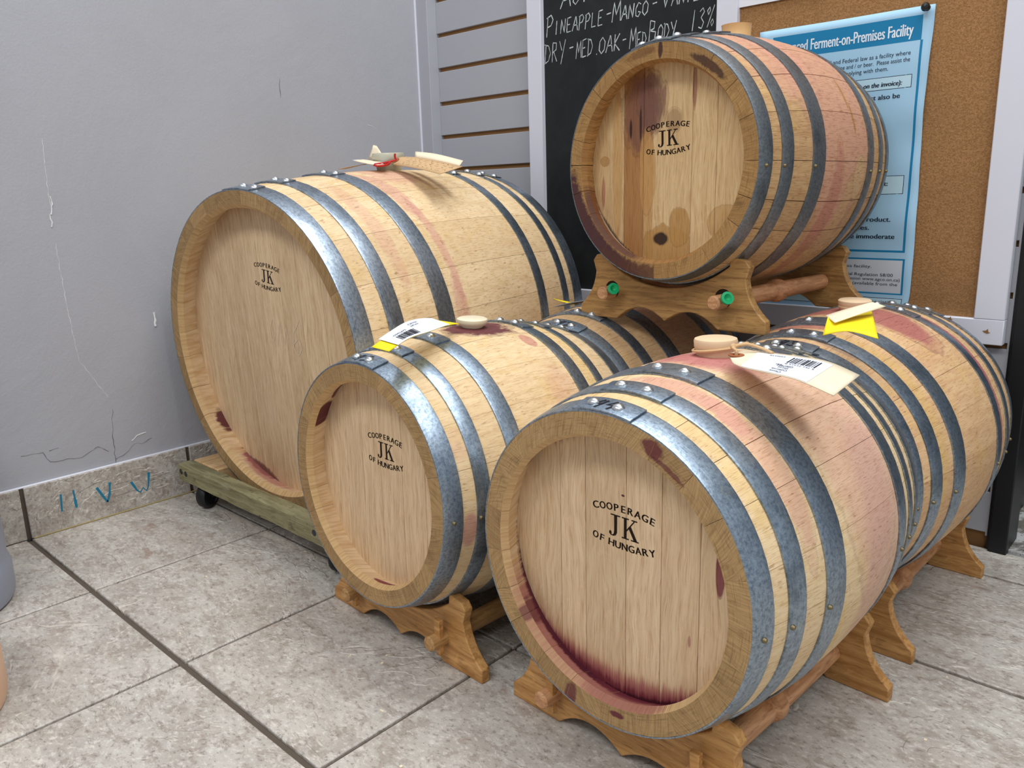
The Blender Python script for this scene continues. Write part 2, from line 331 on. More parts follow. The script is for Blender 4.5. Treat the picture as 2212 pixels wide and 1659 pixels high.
def build_barrel(B, name, label, group, seed, nst, mats, hoops, tf, croze, headu, brand=None, rivet_r=.021, wide=.074, numbers=None, hoopmat=None, riv_off=0, nails=True, jg=.045, bevm=None, joint=None):
    """mats: (outer, end, inner, head). tf: end-face inner radius, croze: (chamfer radius, wall radius, head depth)"""
    rnd = random.Random(seed); root = empty('wine_barrel', mat=B.M); tag(root, label, 'barrel', group)
    outer, endm, inner, headm = mats; hm = hoopmat or HOOP
    L = B.L; cr, wr, hd = croze; tk = B.Rh-tf+.0
    ws = [rnd.uniform(.72, 1.3) for _ in range(nst)]; tot = sum(ws); a = -180.0
    NS = 16
    out_p = [(t*L/NS, None) for t in range(NS+1)]
    for i in range(nst):
        a1 = a+360*ws[i]/tot; tn = rnd.random(); gap = jg if i % 4 else jg*2
        prof = [(q, B.r(q), 0) for q, _ in out_p]
        prof += [(L, tf, 1), (L-.028, cr, 1), (L-hd, wr, 2), (L-hd-.02, wr, 2), (L*.5, B.Rb-tk*.9, 2), (hd+.02, wr, 2), (hd, wr, 2), (.028, cr, 1), (0, tf, 1)]
        segmat = [0]*NS+[1, 3, 2, 2, 2, 2, 2, 2, 3, 1]
        k = len(prof); n = 4; vs_ = []; at = []; fs = []; mi = []
        lo = rnd.uniform(-.0006, .0008)
        for j in range(n+1):
            aa = R(a+gap+(a1-a-2*gap)*j/n); dip = -.0007 if j in (0, n) else 0
            for t, rr, mm in prof:
                rr2 = rr+(lo+dip if mm == 0 else 0)
                vs_.append(B.loc(rr2*sin(aa), t, rr2*cos(aa)))
                at.append((aa, t, tn))
        for j in range(n):
            for q in range(k):
                q2 = (q+1) % k; fs.append((j*k+q, (j+1)*k+q, (j+1)*k+q2, j*k+q2)); mi.append(segmat[q])
        fs += [tuple(range(k))[::-1], tuple(n*k+q for q in range(k))]; mi += [0, 0]
        # end-grain needs radius as a coordinate as well: store (theta, tone, radius)
        eg = [(p[0], p[2], math.hypot(v[0], v[2]-B.Rb)) for p, v in zip(at, vs_)]
        o = obj('stave', vs_, fs, [outer, endm, inner, bevm or BEV], root, 28, mi, {'bc': at, 'eg': eg})
        a = a1
    # heads
    for side in (0, 1):
        us = headu if side == 0 else [-x for x in headu[::-1]]
        for i in range(len(us)-1):
            u0, u1 = us[i]+.0009, us[i+1]-.0009; rr = wr+.004; tn = rnd.random()
            u0c, u1c = max(u0, -rr*.999), min(u1, rr*.999); nn = 8
            top = [(u0c+(u1c-u0c)*j/nn) for j in range(nn+1)]
            poly = [(x, math.sqrt(max(rr*rr-x*x, 0))) for x in top]+[(x, -math.sqrt(max(rr*rr-x*x, 0))) for x in top[::-1]]
            y0, y1 = (hd, hd+.05) if side == 0 else (L-hd-.05, L-hd)
            # front face with a lightly eased edge
            vs_ = [B.loc(x, y0+(.0016 if side == 0 else 0), z) for x, z in poly]+[B.loc(x, y1, z) for x, z in poly]
            np_ = len(poly); ins = [(min(max(x, u0c+.0022), u1c-.0022), z*.996) for x, z in poly]
            vs_ += [B.loc(x, y0, z) for x, z in ins]
            fs = [tuple(range(2*np_, 3*np_))]+[(j, (j+1) % np_, (j+1) % np_+2*np_, j+2*np_) for j in range(np_)]
            fs += [tuple(range(2*np_-1, np_-1, -1))]+[((j+1) % np_, j, j+np_, (j+1) % np_+np_) for j in range(np_)]
            at = [(x, z, tn) for x, z in poly]*2+[(x, z, tn) for x, z in ins]
            obj('head_board', vs_, fs, headm, root, 30, None, {'bc': at})
    # hoops with lap, rivets and nails
    for hi, (s0, s1) in enumerate(hoops):
        # split so that the joint faces the top
        mb, at = hoop_mesh(B, s0, s1, .0005, .0062, tnv=hi*3.1+seed)
        jo = (joint[hi] if joint else 0)+rnd.uniform(-.6, .6)
        lp, at2 = hoop_mesh(B, s0, s1, .0067, .0062, jo-11.5*wide/.074, jo+13*wide/.074, 12, hi*3.1+seed+.7, (-.0006 if hi < 3 else .0005)*(.074/wide)*.5)
        mb.add(lp.v, lp.f); o = mb.build('hoop', hm, root, 30, fix=False, attrs={'bc': at+at2})
        dr = 5.3*wide/.074; k = []
        for sgn in (-1, 1):
            p = jo+sgn*dr+riv_off; t = (s0+s1)/2-sgn*.004
            rr = rivet_r*(1 if (s1-s0) > .06 else .8)
            q = MB(); a_ = R(p); nrm = (sin(a_), 0, cos(a_))
            q.lathe([(0, rr*.62), (rr*.45, rr*.54), (rr*.8, rr*.3), (rr, 0), (rr, -.004)], 14, along(nrm, B.on(p, t, .0125)))
            rv = q.build('rivet', RIV, root, 50)
            rv.parent = o
        if nails:
            for p in (93 if hi < 3 else 95, -93):
                q = MB(); a_ = R(p); t = (s0+.012) if hi in (1, 2, 4, 5) else (s0+s1)/2
                q.lathe([(0, .010), (.006, .008), (.0085, .0015), (.0085, -.004)], 8, along((sin(a_), 0, cos(a_)), B.on(p, t, .0065)))
                q.build('nail', NAIL, o, 50)
        if numbers and hi in numbers:
            q = MB(); txt = numbers[hi]; hand(q, txt, 0, 0, .046, .0088, .80, .2)
            xs = [v[0] for v in q.v]; wv = max(xs)
            ang = lambda x: jo+((x-wv/2)/B.r(s0))*57.3
            q.build('hand_number', MARK, o, 0, fix=False, map=lambda x, y, z: B.on(ang(x), s0+.014+y*1.0, .0138))
    if brand:
        cu, cv, sc_, rot, bend = brand; q = MB()
        arc_text(q, 'COOPERAGE', .122, .060, .098, sc_, bend); arc_text(q, 'OF HUNGARY', .122, -.063, .098, sc_, -bend)
        jk(q, sc_); cR, sR = cos(R(rot)), sin(R(rot))
        q.build('brand_mark', INK, root, 0, fix=False, map=lambda x, y, z: B.loc(cu+x*cR-y*sR, hd-.0007-z*.02, cv+x*sR+y*cR))
    return root
def arc_text(mb, txt, half, y, _h, sc_, bend):
    """letters one by one on a shallow arc; bend>0 arches up"""
    n = len(txt); wds = {'I': .5, ' ': .45}
    adv = [wds.get(c, 1) for c in txt]; tot = sum(adv); x = -half; H = .0245*sc_
    rad = .42*sc_
    for c, a in zip(txt, adv):
        wd = 2*half*a/tot; cx = x+wd/2
        if c != ' ':
            q = MB(); g0, _ = glyph(c); gw = (max(p[0] for p in g0)-min(p[0] for p in g0))*H/.73
            sx = min(1.15, wd*.86/gw)
            text_flat(q, c, -gw*sx/2, -H/2, H, gw*sx, bold=.0011)
            an = cx/rad*(1 if bend > 0 else -1); 
            an *= abs(bend)
            ca, sa = cos(-an), sin(-an)
            dy = -(1-cos(an))*rad*(1 if bend > 0 else -1)*1.0
            mb.add([(cx*sc_+px*ca-py*sa, (y+.0)*sc_+dy+px*sa+py*ca, pz) for px, py, pz in q.v], q.f)
        x += wd
def jk(mb, s):
    """condensed serif capitals J and K, 0.07 tall"""
    def P(poly): mb.add([(x*s*.98, (y-.004)*s, 0) for x, y in poly], [tuple(range(len(poly)))])
    b, t = -.032, .038
    # J
    P([(-.050, t), (-.050, t-.004), (-.012, t-.004), (-.012, t)]); P([(-.036, t-.003), (-.036, b+.014), (-.0245, b+.010), (-.0245, t-.003)])
    P([(-.036, b+.016), (-.0375, b+.006), (-.042, b+.0015), (-.049, b+.001), (-.049, b-.002), (-.038, b-.0025), (-.029, b+.002), (-.0245, b+.012)])
    P([(-.056, b+.010), (-.056, b+.003), (-.049, b-.002), (-.046, b+.004), (-.047, b+.011), (-.052, b+.013)])
    # K
    P([(-.006, t), (-.006, t-.004), (.022, t-.004), (.022, t)]); P([(-.006, b), (-.006, b+.004), (.022, b+.004), (.022, b)][::-1])
    P([(.0025, t-.003), (.0025, b+.003), (.0135, b+.003), (.0135, t-.003)])
    P([(.0135, b+.026), (.0135, b+.033), (.041, t-.003), (.046, t-.003)]); P([(.032, t), (.032, t-.004), (.054, t-.004), (.054, t)])
    P([(.021, b+.0375), (.030, b+.046), (.0545, b+.003), (.041, b+.003)][::-1]); P([(.030, b), (.030, b+.004), (.060, b+.004), (.060, b)][::-1])

PLT, PDK = srgb(236, 210, 168), srgb(212, 176, 126)
EG1, EG2 = srgb(190, 156, 108), srgb(132, 100, 62)
HLT, HDK = srgb(226, 199, 162), srgb(190, 156, 116)
INL, IND = srgb(232, 206, 168), srgb(206, 168, 120)
HB = [-.49, -.258, -.147, .02, .155, .292, .49]      # head board joints (side coordinate)
BEV = inner_mat('chamfer_wood', srgb(214, 180, 130), srgb(184, 146, 96)); BEV3 = inner_mat('chamfer_wood_barrel_44', srgb(216, 184, 136), srgb(190, 152, 104), [(-20, .02, 60, .05, srgb(160, 100, 92), .5, .6, 1.6), (-52, .02, 4, .05, WINE, .7, .5, 1), (10, .02, 26, .05, srgb(150, 84, 84), .6, .6, 1.4)]); BEV4 = inner_mat('chamfer_wood_top_barrel', srgb(176, 130, 76), srgb(136, 94, 52), [(-45, .02, 38, .06, srgb(84, 50, 44), .85, .6, 1.2)])
B1 = Barrel(.06, .999, 1.062, -2.75, 2.28, 1.90, .909, .974)
B2 = Barrel(1.54, .608, .75, 2.2, -1.2, 1.22, .512, .600)
B3 = Barrel(2.754, .612, .742, 2.28, 0, 1.21, .522, .597)
B4 = Barrel(2.09, 1.92, 2.02, 3.6, -.3, 1.26, .510, .590)
B5 = Barrel(2.775, 1.838, .739, 3.0, 1.1, 1.25, .526, .601)
B6 = Barrel(1.52, 1.865, .728, 0, 0, 1.24, .510, .588)
m1 = (stave_mat('oak_staves_large_barrel', PLT, PDK, [(8, .62, 26, .10, PINK, .55, .5, 2.2), (30, .72, 16, .06, PINK, .6, .5, 2.6), (55, .74, 22, .035, PINK, .6, .5, 2), (85, .72, 20, .05, PINK, .5, .5, 2), (5, .90, 24, .18, PINK, .55, .7, 1.6), (40, .40, 30, .05, PINK, .35, .5, 2)]),
      end_mat('end_grain_large_barrel', EG1, EG2), inner_mat('inner_rim_large_barrel', INL, IND, [(-52, .115, 6, .06, WINE, .95, .5, 2.6), (-24, .125, 13, .045, WINE, .9, .6, 2.6), (-16, .1, 22, .06, srgb(180, 110, 104), .7, .8, 1.6)]),
      head_mat('oak_head_large_barrel', HLT, HDK, [], [(.835, .035, -20, 10, WINE, .8, .6, 1.5)]))
m2 = (stave_mat('oak_staves_barrel_45', PLT, PDK, [(4, .62, 13, .19, WINE, .95, .45, 2.4), (24, .74, 5, .04, srgb(190, 120, 110), .7, .3, .6), (52, .72, 14, .10, PINK, .3, .8, 1.5), (62, .11, 8, .04, PINK, .2, .6, 1), (98, .11, 9, .04, srgb(190, 130, 120), .7, .6, 1), (40, .95, 70, .06, YEL, .35, .8, 1)]),
      end_mat('end_grain_barrel_45', EG1, EG2), inner_mat('inner_rim_barrel_45', INL, IND, [(-122, .06, 9, .07, WINE, .97, .3, 1.6), (-140, .1, 9, .03, WINE, .9, .3, 1.4), (8, .05, 12, .022, srgb(130, 50, 64), .95, .25, .9)]),
      head_mat('oak_head_barrel_45', HLT, HDK))
m3 = (stave_mat('oak_staves_barrel_44', PLT, PDK, [(30, .66, 75, .24, srgb(214, 166, 146), .62, .5, .6), (95, .75, 60, .20, srgb(208, 160, 150), .5, .6, .8), (-2, .60, 26, .18, srgb(176, 92, 100), .75, .9, 1.3), (14, .27, 26, .05, PINK, .7, .6, 1.8), (48, .27, 34, .05, PINK, .5, .5, 2.0), (12, .12, 60, .04, YEL, .3, .8, 1.5), (60, .36, 40, .04, YEL, .35, .5, 1), (118, .44, 30, .05, YEL, .35, .5, 1)]),
      end_mat('end_grain_barrel_44', EG1, EG2, [(23, .49, 5, .03, WINE, .85, .5, 1.5), (-165, .50, 3, .05, WINE, .8, .4, 1), (172, .475, 4, .012, WINE, .9, .5, 1.5), (32, .47, 9, .01, WINE, .7, .6, 2)]),
      inner_mat('inner_rim_barrel_44', INL, IND, [(-14, .06, 66, .12, srgb(168, 100, 100), .85, .6, 1.2), (-16, .105, 72, .040, srgb(84, 28, 44), .97, .5, 1.4), (14, .09, 30, .05, srgb(120, 50, 62), .8, .6, 1.4), (-52, .05, 7, .05, WINE, .7, .5, 1.5), (-128, .09, 5, .05, WINE, .6, .4, 1.5)]),
      head_mat('oak_head_barrel_44', HLT, HDK, [(.262, -.175, .006, .022, srgb(160, 90, 96), .7, .5, .5), (.008, .233, .007, .004, WINE, .95, .2, .2), (.36, .09, .016, .085, srgb(120, 46, 60), .9, .3, .9)], [(.474, .125, -6, 66, srgb(190, 142, 104), .75, .8, 1.2), (.474, .095, 2, 56, srgb(156, 84, 86), .85, .5, 1.5), (.474, .05, 2, 52, srgb(110, 38, 52), .9, .6, 2.2), (.474, .022, 16, 34, srgb(60, 16, 28), .9, .5, 1.6), (.474, .05, -150, 14, WINE, .7, .7, 2.6)]))
OLT, ODK = srgb(208, 172, 124), srgb(172, 128, 86)
m4 = (stave_mat('stained_staves_top_barrel', OLT, ODK, [(40, .60, 95, .32, srgb(204, 150, 130), .66, .35, .7), (20, .30, 50, .26, srgb(206, 150, 130), .55, .5, 1.4), (98, .78, 10, .065, srgb(200, 166, 122), .9, .12, .6), (120, .70, 24, .06, srgb(200, 162, 118), .8, .2, 1.1), (120, .56, 40, .06, srgb(176, 110, 96), .5, .4, 1), (60, .70, 9, .012, TAN, .8, .5, .6), (72, .72, 8, .012, TAN, .9, .5, .6)], 1.1),
      end_mat('end_grain_top_barrel', srgb(186, 146, 92), srgb(132, 96, 54), [(-132, .50, 44, .06, srgb(72, 42, 48), .95, .4, 1.3), (-172, .50, 34, .06, srgb(84, 52, 42), .85, .6, 1.8), (34, .47, 14, .02, srgb(66, 40, 36), .85, .5, 1.6), (2, .48, 1.5, .04, srgb(60, 36, 34), .9, .5, 1), (-10, .485, 10, .02, srgb(110, 70, 40), .6, .5, 2)]),
      inner_mat('inner_rim_top_barrel', srgb(206, 164, 104), srgb(160, 116, 66), [(-45, .05, 40, .12, srgb(120, 66, 40), .8, .5, 1), (-30, .09, 40, .02, srgb(200, 190, 176), .7, .6, 1.2), (170, .05, 60, .1, srgb(120, 84, 46), .6, .7, 1)]),
      head_mat('stained_head_top_barrel', srgb(226, 196, 148), srgb(192, 152, 100), [(-.165, .24, .115, .20, srgb(122, 80, 66), .8, .5, 1.8), (-.10, .28, .09, .15, srgb(118, 80, 70), .8, .5, 1.6), (.02, .19, .05, .06, srgb(150, 116, 84), .6, .5, .8), (-.125, -.03, .05, .20, srgb(192, 146, 88), .8, .25, .8),
        (-.01, -.37, .14, .10, srgb(182, 138, 78), .85, .2, 1.6), (.06, -.28, .06, .10, srgb(182, 138, 78), .85, .2, 1.4), (-.04, -.335, .045, .032, srgb(44, 28, 24), .95, .5, 1), (-.165, .19, .008, .08, srgb(40, 22, 26), .85, .5, .9), (-.222, .17, .008, .05, srgb(40, 22, 26), .9, .5, .6), (.128, .33, .012, .11, srgb(150, 92, 74), .8, .4, .5), (-.39, -.12, .012, .08, srgb(170, 100, 84), .7, .4, .6), (-.38, .03, .03, .025, TAN, .6, .1, .5),
        (.30, -.26, .09, .08, srgb(190, 146, 88), .6, .12, .8), (-.30, .0, .03, .36, srgb(196, 150, 92), .6, .2, 1)], [(.462, .03, 180, 70, srgb(140, 96, 54), .7, .8, 2), (.462, .02, 0, 80, srgb(160, 110, 60), .8, .8, 2), (.462, .02, -45, 28, srgb(60, 36, 30), .8, .6, 2)], [(-.262, -.147, srgb(158, 104, 48), .82), (-.147, -.09, srgb(180, 130, 70), .6)]))
m5 = (stave_mat('oak_staves_barrel_43', srgb(226, 190, 144), srgb(196, 146, 104), [(6, .62, 36, .16, srgb(166, 92, 92), .85, .5, .9), (14, .86, 60, .05, srgb(170, 100, 100), .8, .4, 1), (60, .88, 60, .025, srgb(158, 92, 100), .8, .4, 1), (-6, .28, 16, .04, srgb(170, 104, 94), .8, .5, 1), (18, .13, 14, .03, srgb(130, 110, 110), .5, .7, 1), (130, .32, 16, .05, srgb(112, 36, 40), .9, .4, 1), (50, .22, 60, .05, YEL, .35, .5, 1)]),
      end_mat('end_grain_barrel_43', EG1, EG2), inner_mat('inner_rim_barrel_43', INL, IND), head_mat('oak_head_barrel_43', HLT, HDK))
m6 = (stave_mat('oak_staves_barrel_42', srgb(218, 182, 136), srgb(186, 146, 104), [(0, .62, 60, .3, srgb(200, 150, 130), .5, .6, .8)]),
      end_mat('end_grain_barrel_42', EG1, EG2), inner_mat('inner_rim_barrel_42', INL, IND), head_mat('oak_head_barrel_42', HLT, HDK))
CZ = (.437, .470, .105)
build_barrel(B1, 'b', 'large pale oak wine barrel lying on the wooden dolly beside the grey wall', None, 11, 28, m1,
  [(0, .106), (.213, .308), (.537, .648), (1.395, 1.474), (1.663, 1.729), (1.798, 1.90)], .836, (.815, .850, .13), [-.87, -.62, -.44, -.26, -.06, .13, .30, .50, .68, .87], brand=(.021, .431, 1.03, -7, .9), wide=.05, hoopmat=HOOP_S, riv_off=4, joint=[.5, .5, .5, 8, 8, 8], rivet_r=.025)
build_barrel(B2, 'b', 'small pale oak barrel marked 45 on its front hoop, next to the large barrel', None, 22, 23, m2,
  [(0, .078), (.138, .20), (.306, .384), (.807, .885), (.965, 1.02), (1.142, 1.22)], .445, (.432, .462, .105), [-.47, -.27, -.15, -.02, .13, .28, .47], brand=(.022, .132, 1.0, 0, .9), numbers={0: '45'})
build_barrel(B3, 'b', 'small oak barrel marked 44 in front, wine stains on its head and pinkish bilge', None, 33, 22, m3,
  [(0, .078), (.142, .216), (.320, .421), (.866, .95), (1.01, 1.062), (1.132, 1.21)], .450, CZ, HB, brand=(.010, .126, 1.03, 0, .9), numbers={0: '44'}, jg=.07, bevm=BEV3)
build_barrel(B4, 'b', 'heavily stained barrel on the upper rack, above all the others', None, 44, 20, m4,
  [(0, .072), (.13, .20), (.334, .425), (.862, .941), (1.04, 1.112), (1.188, 1.26)], .442, (.428, .458, .105), [-.47, -.262, -.147, .12, .246, .47], brand=(-.010, .118, 1.0, 2, .9), hoopmat=HOOP_D, riv_off=-2, joint=[-5, -4, -3, 0, 0, 0], jg=.12, bevm=BEV4)
build_barrel(B5, 'b', 'oak barrel marked 43 under the corkboard, behind barrel 44 with a purple bung stain', None, 55, 21, m5,
  [(0, .070), (.127, .200), (.295, .387), (.78, .85), (.98, 1.05), (1.175, 1.25)], .460, CZ, HB, numbers={0: '43'}, joint=[-1, -1, -1, 8, 8, 8])
build_barrel(B6, 'b', 'shaded oak barrel marked 42 beneath the upper rack, behind barrel 45', None, 66, 22, m6,
  [(0, .082), (.181, .244), (.36, .459), (.80, .89), (.99, 1.06), (1.158, 1.24)], .450, (.43, .46, .105), [-.47, -.27, -.15, -.02, .13, .28, .47], numbers={0: '42'}, joint=[5, 5, 5, 0, 0, 0])
# ---------------------------------------------------------------- the room
FRAME_PL = (.98622, .05700, .02632); WRITE_PL = (.99388, .02532, .01169); POST_PL = (.99343, .02718, .01255)
def pl(x, z, p): return (p[0]*x+p[1], p[0]*z+p[2])     # board measurements -> metres-true position on its own plane
def tile_mat(name, a, b, c_, ridge=.5, seedk=11.3):
    N = Nd(name); o = N.oc(); l = N.oloc()
    q = N.n('ShaderNodeVectorMath', operation='MULTIPLY_ADD'); N.put(q.inputs[0], l); q.inputs[1].default_value = (seedk, seedk*1.3, seedk); N.put(q.inputs[2], o)
    v = q.outputs[0]; st = N.n('ShaderNodeMapping'); N.put(st.inputs[0], v); st.inputs['Scale'].default_value = (1, 1.5, 1.5); st.inputs['Rotation'].default_value = (0, 0, .25)
    s = st.outputs[0]
    n1 = N.noise(s, 9, 6, .68, .3); n2 = N.noise(s, 26, 5, .72, .4); n3 = N.noise(s, 110, 4, .75); n4 = N.noise(s, 3.2, 5, .62, .7); n5 = N.noise(s, 16, 3, .6)
    col = N.mix(N.ss(n1, .36, .66), a, b); col = N.mix(N.m('MULTIPLY', N.ss(n2, .5, .60), .6), col, c_)
    col = N.mix(N.m('MULTIPLY', N.ss(n3, .55, .64), .55), col, tuple(x*.42 for x in c_)); n6 = N.noise(s, 48, 4, .7); col = N.mix(N.m('MULTIPLY', N.ss(n6, .55, .64), .34), col, srgb(220, 215, 205)); col = N.mix(N.m('MULTIPLY', N.ss(N.noise(s, 5, 4, .6), .55, .7), .3), col, srgb(158, 138, 124))
    col = N.mix(N.m('MULTIPLY', N.ss(n3, .46, .36), .5), col, srgb(222, 218, 210))
    col = N.mix(N.m('MULTIPLY', N.ss(n5, .64, .72), .45), col, srgb(140, 104, 88))
    # thin slate-like ridges: where n4 crosses a level
    e = N.m('ABSOLUTE', N.m('SUBTRACT', n4, .5)); e2 = N.m('ABSOLUTE', N.m('SUBTRACT', n4, .585))
    ed = N.m('MINIMUM', e, e2); line = N.m('SUBTRACT', 1, N.ss(ed, 0, .006))
    col = N.mix(N.m('MULTIPLY', line, .5), col, srgb(222, 214, 200))
    step = N.m('ADD', N.ss(n4, .495, .505), N.ss(n4, .58, .59))
    N.bump(N.m('ADD', N.m('MULTIPLY', step, .9), N.m('ADD', N.m('MULTIPLY', n2, .5), N.m('MULTIPLY', n3, .35))), ridge, .0018)
    return N.out(col, .42, 0, .4)
TILE = tile_mat('mottled_ceramic_tile', srgb(190, 184, 175), srgb(168, 160, 150), srgb(148, 135, 124), .75)
GROUT = plain('dirty_grout', srgb(96, 86, 76), .9, 0, .1, .1, 60)
WALL = None
def wall_mat():
    N = Nd('grey_wall_paint'); o = N.oc(); n1 = N.noise(o, 5, 4, .6); n2 = N.noise(o, 260, 2, .5); n3 = N.noise(o, 2.2, 5, .65, 1)
    col = N.mix(N.m('MULTIPLY', N.ss(n1, .35, .7), .25), srgb(172, 172, 177), srgb(160, 160, 165))
    N.bump(N.m('ADD', N.m('MULTIPLY', n2, .25), N.m('MULTIPLY', n3, 2.2)), .3, .004)
    return N.out(col, .42, 0, .45)
WALL = wall_mat()
SLAT = plain('grey_slatwall_paint', srgb(172, 173, 179), .42, 0, .4, .02)
MDF = plain('brown_fibreboard', srgb(150, 110, 68), .8, 0, .2, .15)
WHITE = plain('white_frame_paint', srgb(216, 217, 226), .4, 0, .45, .015)
BLACK = plain('black_frame_paint', srgb(22, 22, 25), .45, 0, .4, .1)
def S_(o): o['kind'] = 'structure'; return o

fl = S_(MB().box((-1.2, -6, -.3), (8, 3.36, -.014)).build('floor', GROUT, None, 0))
tm = None
for i in range(-1, 8):
    for j in range(-6, 4):
        gw = {0: .014, 2: .011, 3: .011}; y0 = j+gw.get(j, .006); y1 = 3.335 if j == 3 else j+1-gw.get(j+1, .006)
        x0, x1 = i+.008, i+1-.008
        if i == -1: x0 = -.985
        if tm is None or j >= -1 or i == -1:
            b = MB().box((x0-i-.5, y0-j-.5, -.03), (x1-i-.5, y1-j-.5, 0))
            o = b.build('floor_tile', TILE, fl, 30, bevel=.006, loc=(i+.5, j+.5, 0))
            if i > -1 and j < -1: tm = o.data; tmo = o
        else:
            o = bpy.data.objects.new('floor_tile', tm); COL.objects.link(o); o.parent = fl; o.location = Vector((i+.5, j+.5, 0))*T
            bv = o.modifiers.new('bevel', 'BEVEL'); bv.width = .006*T; bv.segments = 2; bv.limit_method = 'ANGLE'
wl = S_(MB().box((-1.25, -6, -.014), (-1, 3.37, 9)).build('wall_left', WALL, None, 0))
# cracks and scuffs of the left wall: (y, z) points
CRK = plain('paint_crack', srgb(118, 116, 118), .8, 0, .1); CHP = plain('bare_plaster', srgb(232, 230, 226), .9, 0, .1); SCF = plain('dark_scuff', srgb(96, 96, 104), .7, 0, .1)
rc = random.Random(5)
def crack(pts, r_, mat, nm):
    P = []
    for a, b in zip(pts[:-1], pts[1:]):
        n = max(2, int(math.dist(a, b)/.02))
        for k in range(n): P.append((-1.0, a[0]+(b[0]-a[0])*k/n+rc.uniform(-.004, .004), a[1]+(b[1]-a[1])*k/n+rc.uniform(-.004, .004)))
    P.append((-1.0, *pts[-1]))
    MB().tube(P, [r_*rc.uniform(.3, 1.2) for _ in P], 5).build(nm, mat, wl, 60)
crack([(.548, .323), (.552, .45), (.56, .56), (.576, .67)], .0022, CRK, 'crack'); crack([(.427, .44), (.46, .455), (.517, .408)], .0022, CRK, 'crack')
crack([(.548, .35), (.62, .37), (.675, .42), (.72, .41), (.79, .43)], .0022, CRK, 'crack'); crack([(.04, .50), (.15, .50), (.18, .43), (.357, .41), (.427, .44)], .002, CRK, 'crack')
crack([(.66, .44), (.70, .47), (.76, .475)], .003, CHP, 'paint_ridge'); crack([(.415, 2.285), (.405, 2.0), (.412, 1.9)], .0016, CHP, 'paint_ridge'); crack([(.40, 1.7), (.41, 1.3), (.43, 1.0), (.56, .75)], .0014, CHP, 'paint_ridge')
crack([(2.704, 2.45), (2.76, 2.44), (2.79, 2.42)], .002, CHP, 'paint_ridge')
crack([(.40, 1.87), (.42, 1.93), (.41, 1.97)], .0045, CHP, 'paint_chip'); crack([(.398, 1.80), (.396, 1.87)], .004, CHP, 'paint_chip'); crack([(.909, 1.15), (.914, 1.19), (.911, 1.235)], .008, CHP, 'paint_chip')
crack([(1.972, 2.60), (1.978, 2.727)], .0022, SCF, 'scuff'); crack([(.19, .50), (.24, .503)], .002, SCF, 'scuff')
t1 = S_(MB().box((-1, 3.24, 0), (-.862, 3.37, 9)).build('trim_1', SLAT, None, 0, bevel=.004))
S_(MB().box((-1.0, 3.228, 0), (-.985, 3.245, 9)).build('trim_2', WHITE, None, 0, bevel=.003))
wb = S_(MB().box((-1.0, 3.360, -.014), (3.29, 3.5, 9)).build('wall_back', MDF, None, 0))
z = .315-.255*1; slots = [.06+.255*k for k in range(0, 36)]
for k in range(35):
    MB().box((-.862, 3.335, slots[k]+.028), (3.283, 3.361, slots[k+1]-.003)).build('slat', SLAT, wb, 0, bevel=.003)
MB().box((3.262, 3.334, .07), (3.284, 3.3395, 9)).build('edge_strip', WALL, wb, 0)
# skirting tiles on the left wall
bl = S_(MB().box((-1, -6, 0), (-.983, 3.24, .318)).build('baseboard_left', GROUT, None, 0))
for j in range(-6, 4):
    MB().box((-.998, j+.012, .004), (-.968, min(j+1-.012, 3.235), .318)).build('skirting_tile', TILE, bl, 30, bevel=.004)
MB().box((-1.0, -6, .314), (-.978, 3.24, .325)).build('caulk', WHITE, bl, 30, bevel=.005)
MB().box((-.97, .02, 0), (-.962, 3.2, .009)).build('yellowed_caulk', plain('yellowed_caulk', srgb(170, 154, 108), .8, 0, .2, .1), bl, 30, bevel=.003)
BLUE = plain('blue_marker', srgb(40, 128, 160), .6, 0, .2, .1)
for pts in ([[(.2, .226), (.192, .119)], [(.271, .232), (.275, .117)]], [[(.404, .207), (.430, .15), (.455, .098)], [(.484, .218), (.474, .15), (.455, .098)]], [[(.611, .185), (.64, .12), (.66, .10), (.678, .126), (.70, .10), (.715, .13), (.728, .217)]]):
    q = MB()
    for p in pts: ribbon(q, p, .014, rc)
    q.build('letter', BLUE, bl, 0, fix=False, map=lambda x, y, z: (-.9672, x, y))
# doorway at the right
MB_ = MB().box((3.286, 3.30, -.01), (3.372, 3.545, 9)); dr = S_(MB_.build('door_1', BLACK, None, 0, bevel=.006))
MB().box((3.272, 3.325, 0), (3.29, 3.36, 9)).build('jamb_bead', BLACK, dr, 0, bevel=.003)
def old_mat():
    N = Nd('worn_painted_sill'); o = N.oc(); n1 = N.noise(o, 22, 6, .7, .5); n2 = N.noise(o, 70, 4, .7)
    col = N.mix(N.ss(n1, .44, .56), srgb(200, 200, 198), srgb(120, 116, 108)); col = N.mix(N.m('MULTIPLY', N.ss(n2, .58, .64), .8), col, srgb(40, 36, 34))
    N.bump(n1, .5, .003); return N.out(col, .7, 0, .3)
OLD = old_mat()
S_(MB().box((3.29, 3.36, -.05), (7.5, 3.62, .012)).build('trim_3', OLD, None, 0, bevel=.006))
S_(MB().box((3.29, 3.62, -.10), (7.5, 4.72, -.01)).build('trim_4', OLD, None, 0))
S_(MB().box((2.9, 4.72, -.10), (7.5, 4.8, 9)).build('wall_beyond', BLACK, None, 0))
S_(MB().box((3.2, 3.545, -.05), (3.29, 4.72, 9)).build('wall_passage', BLACK, None, 0))

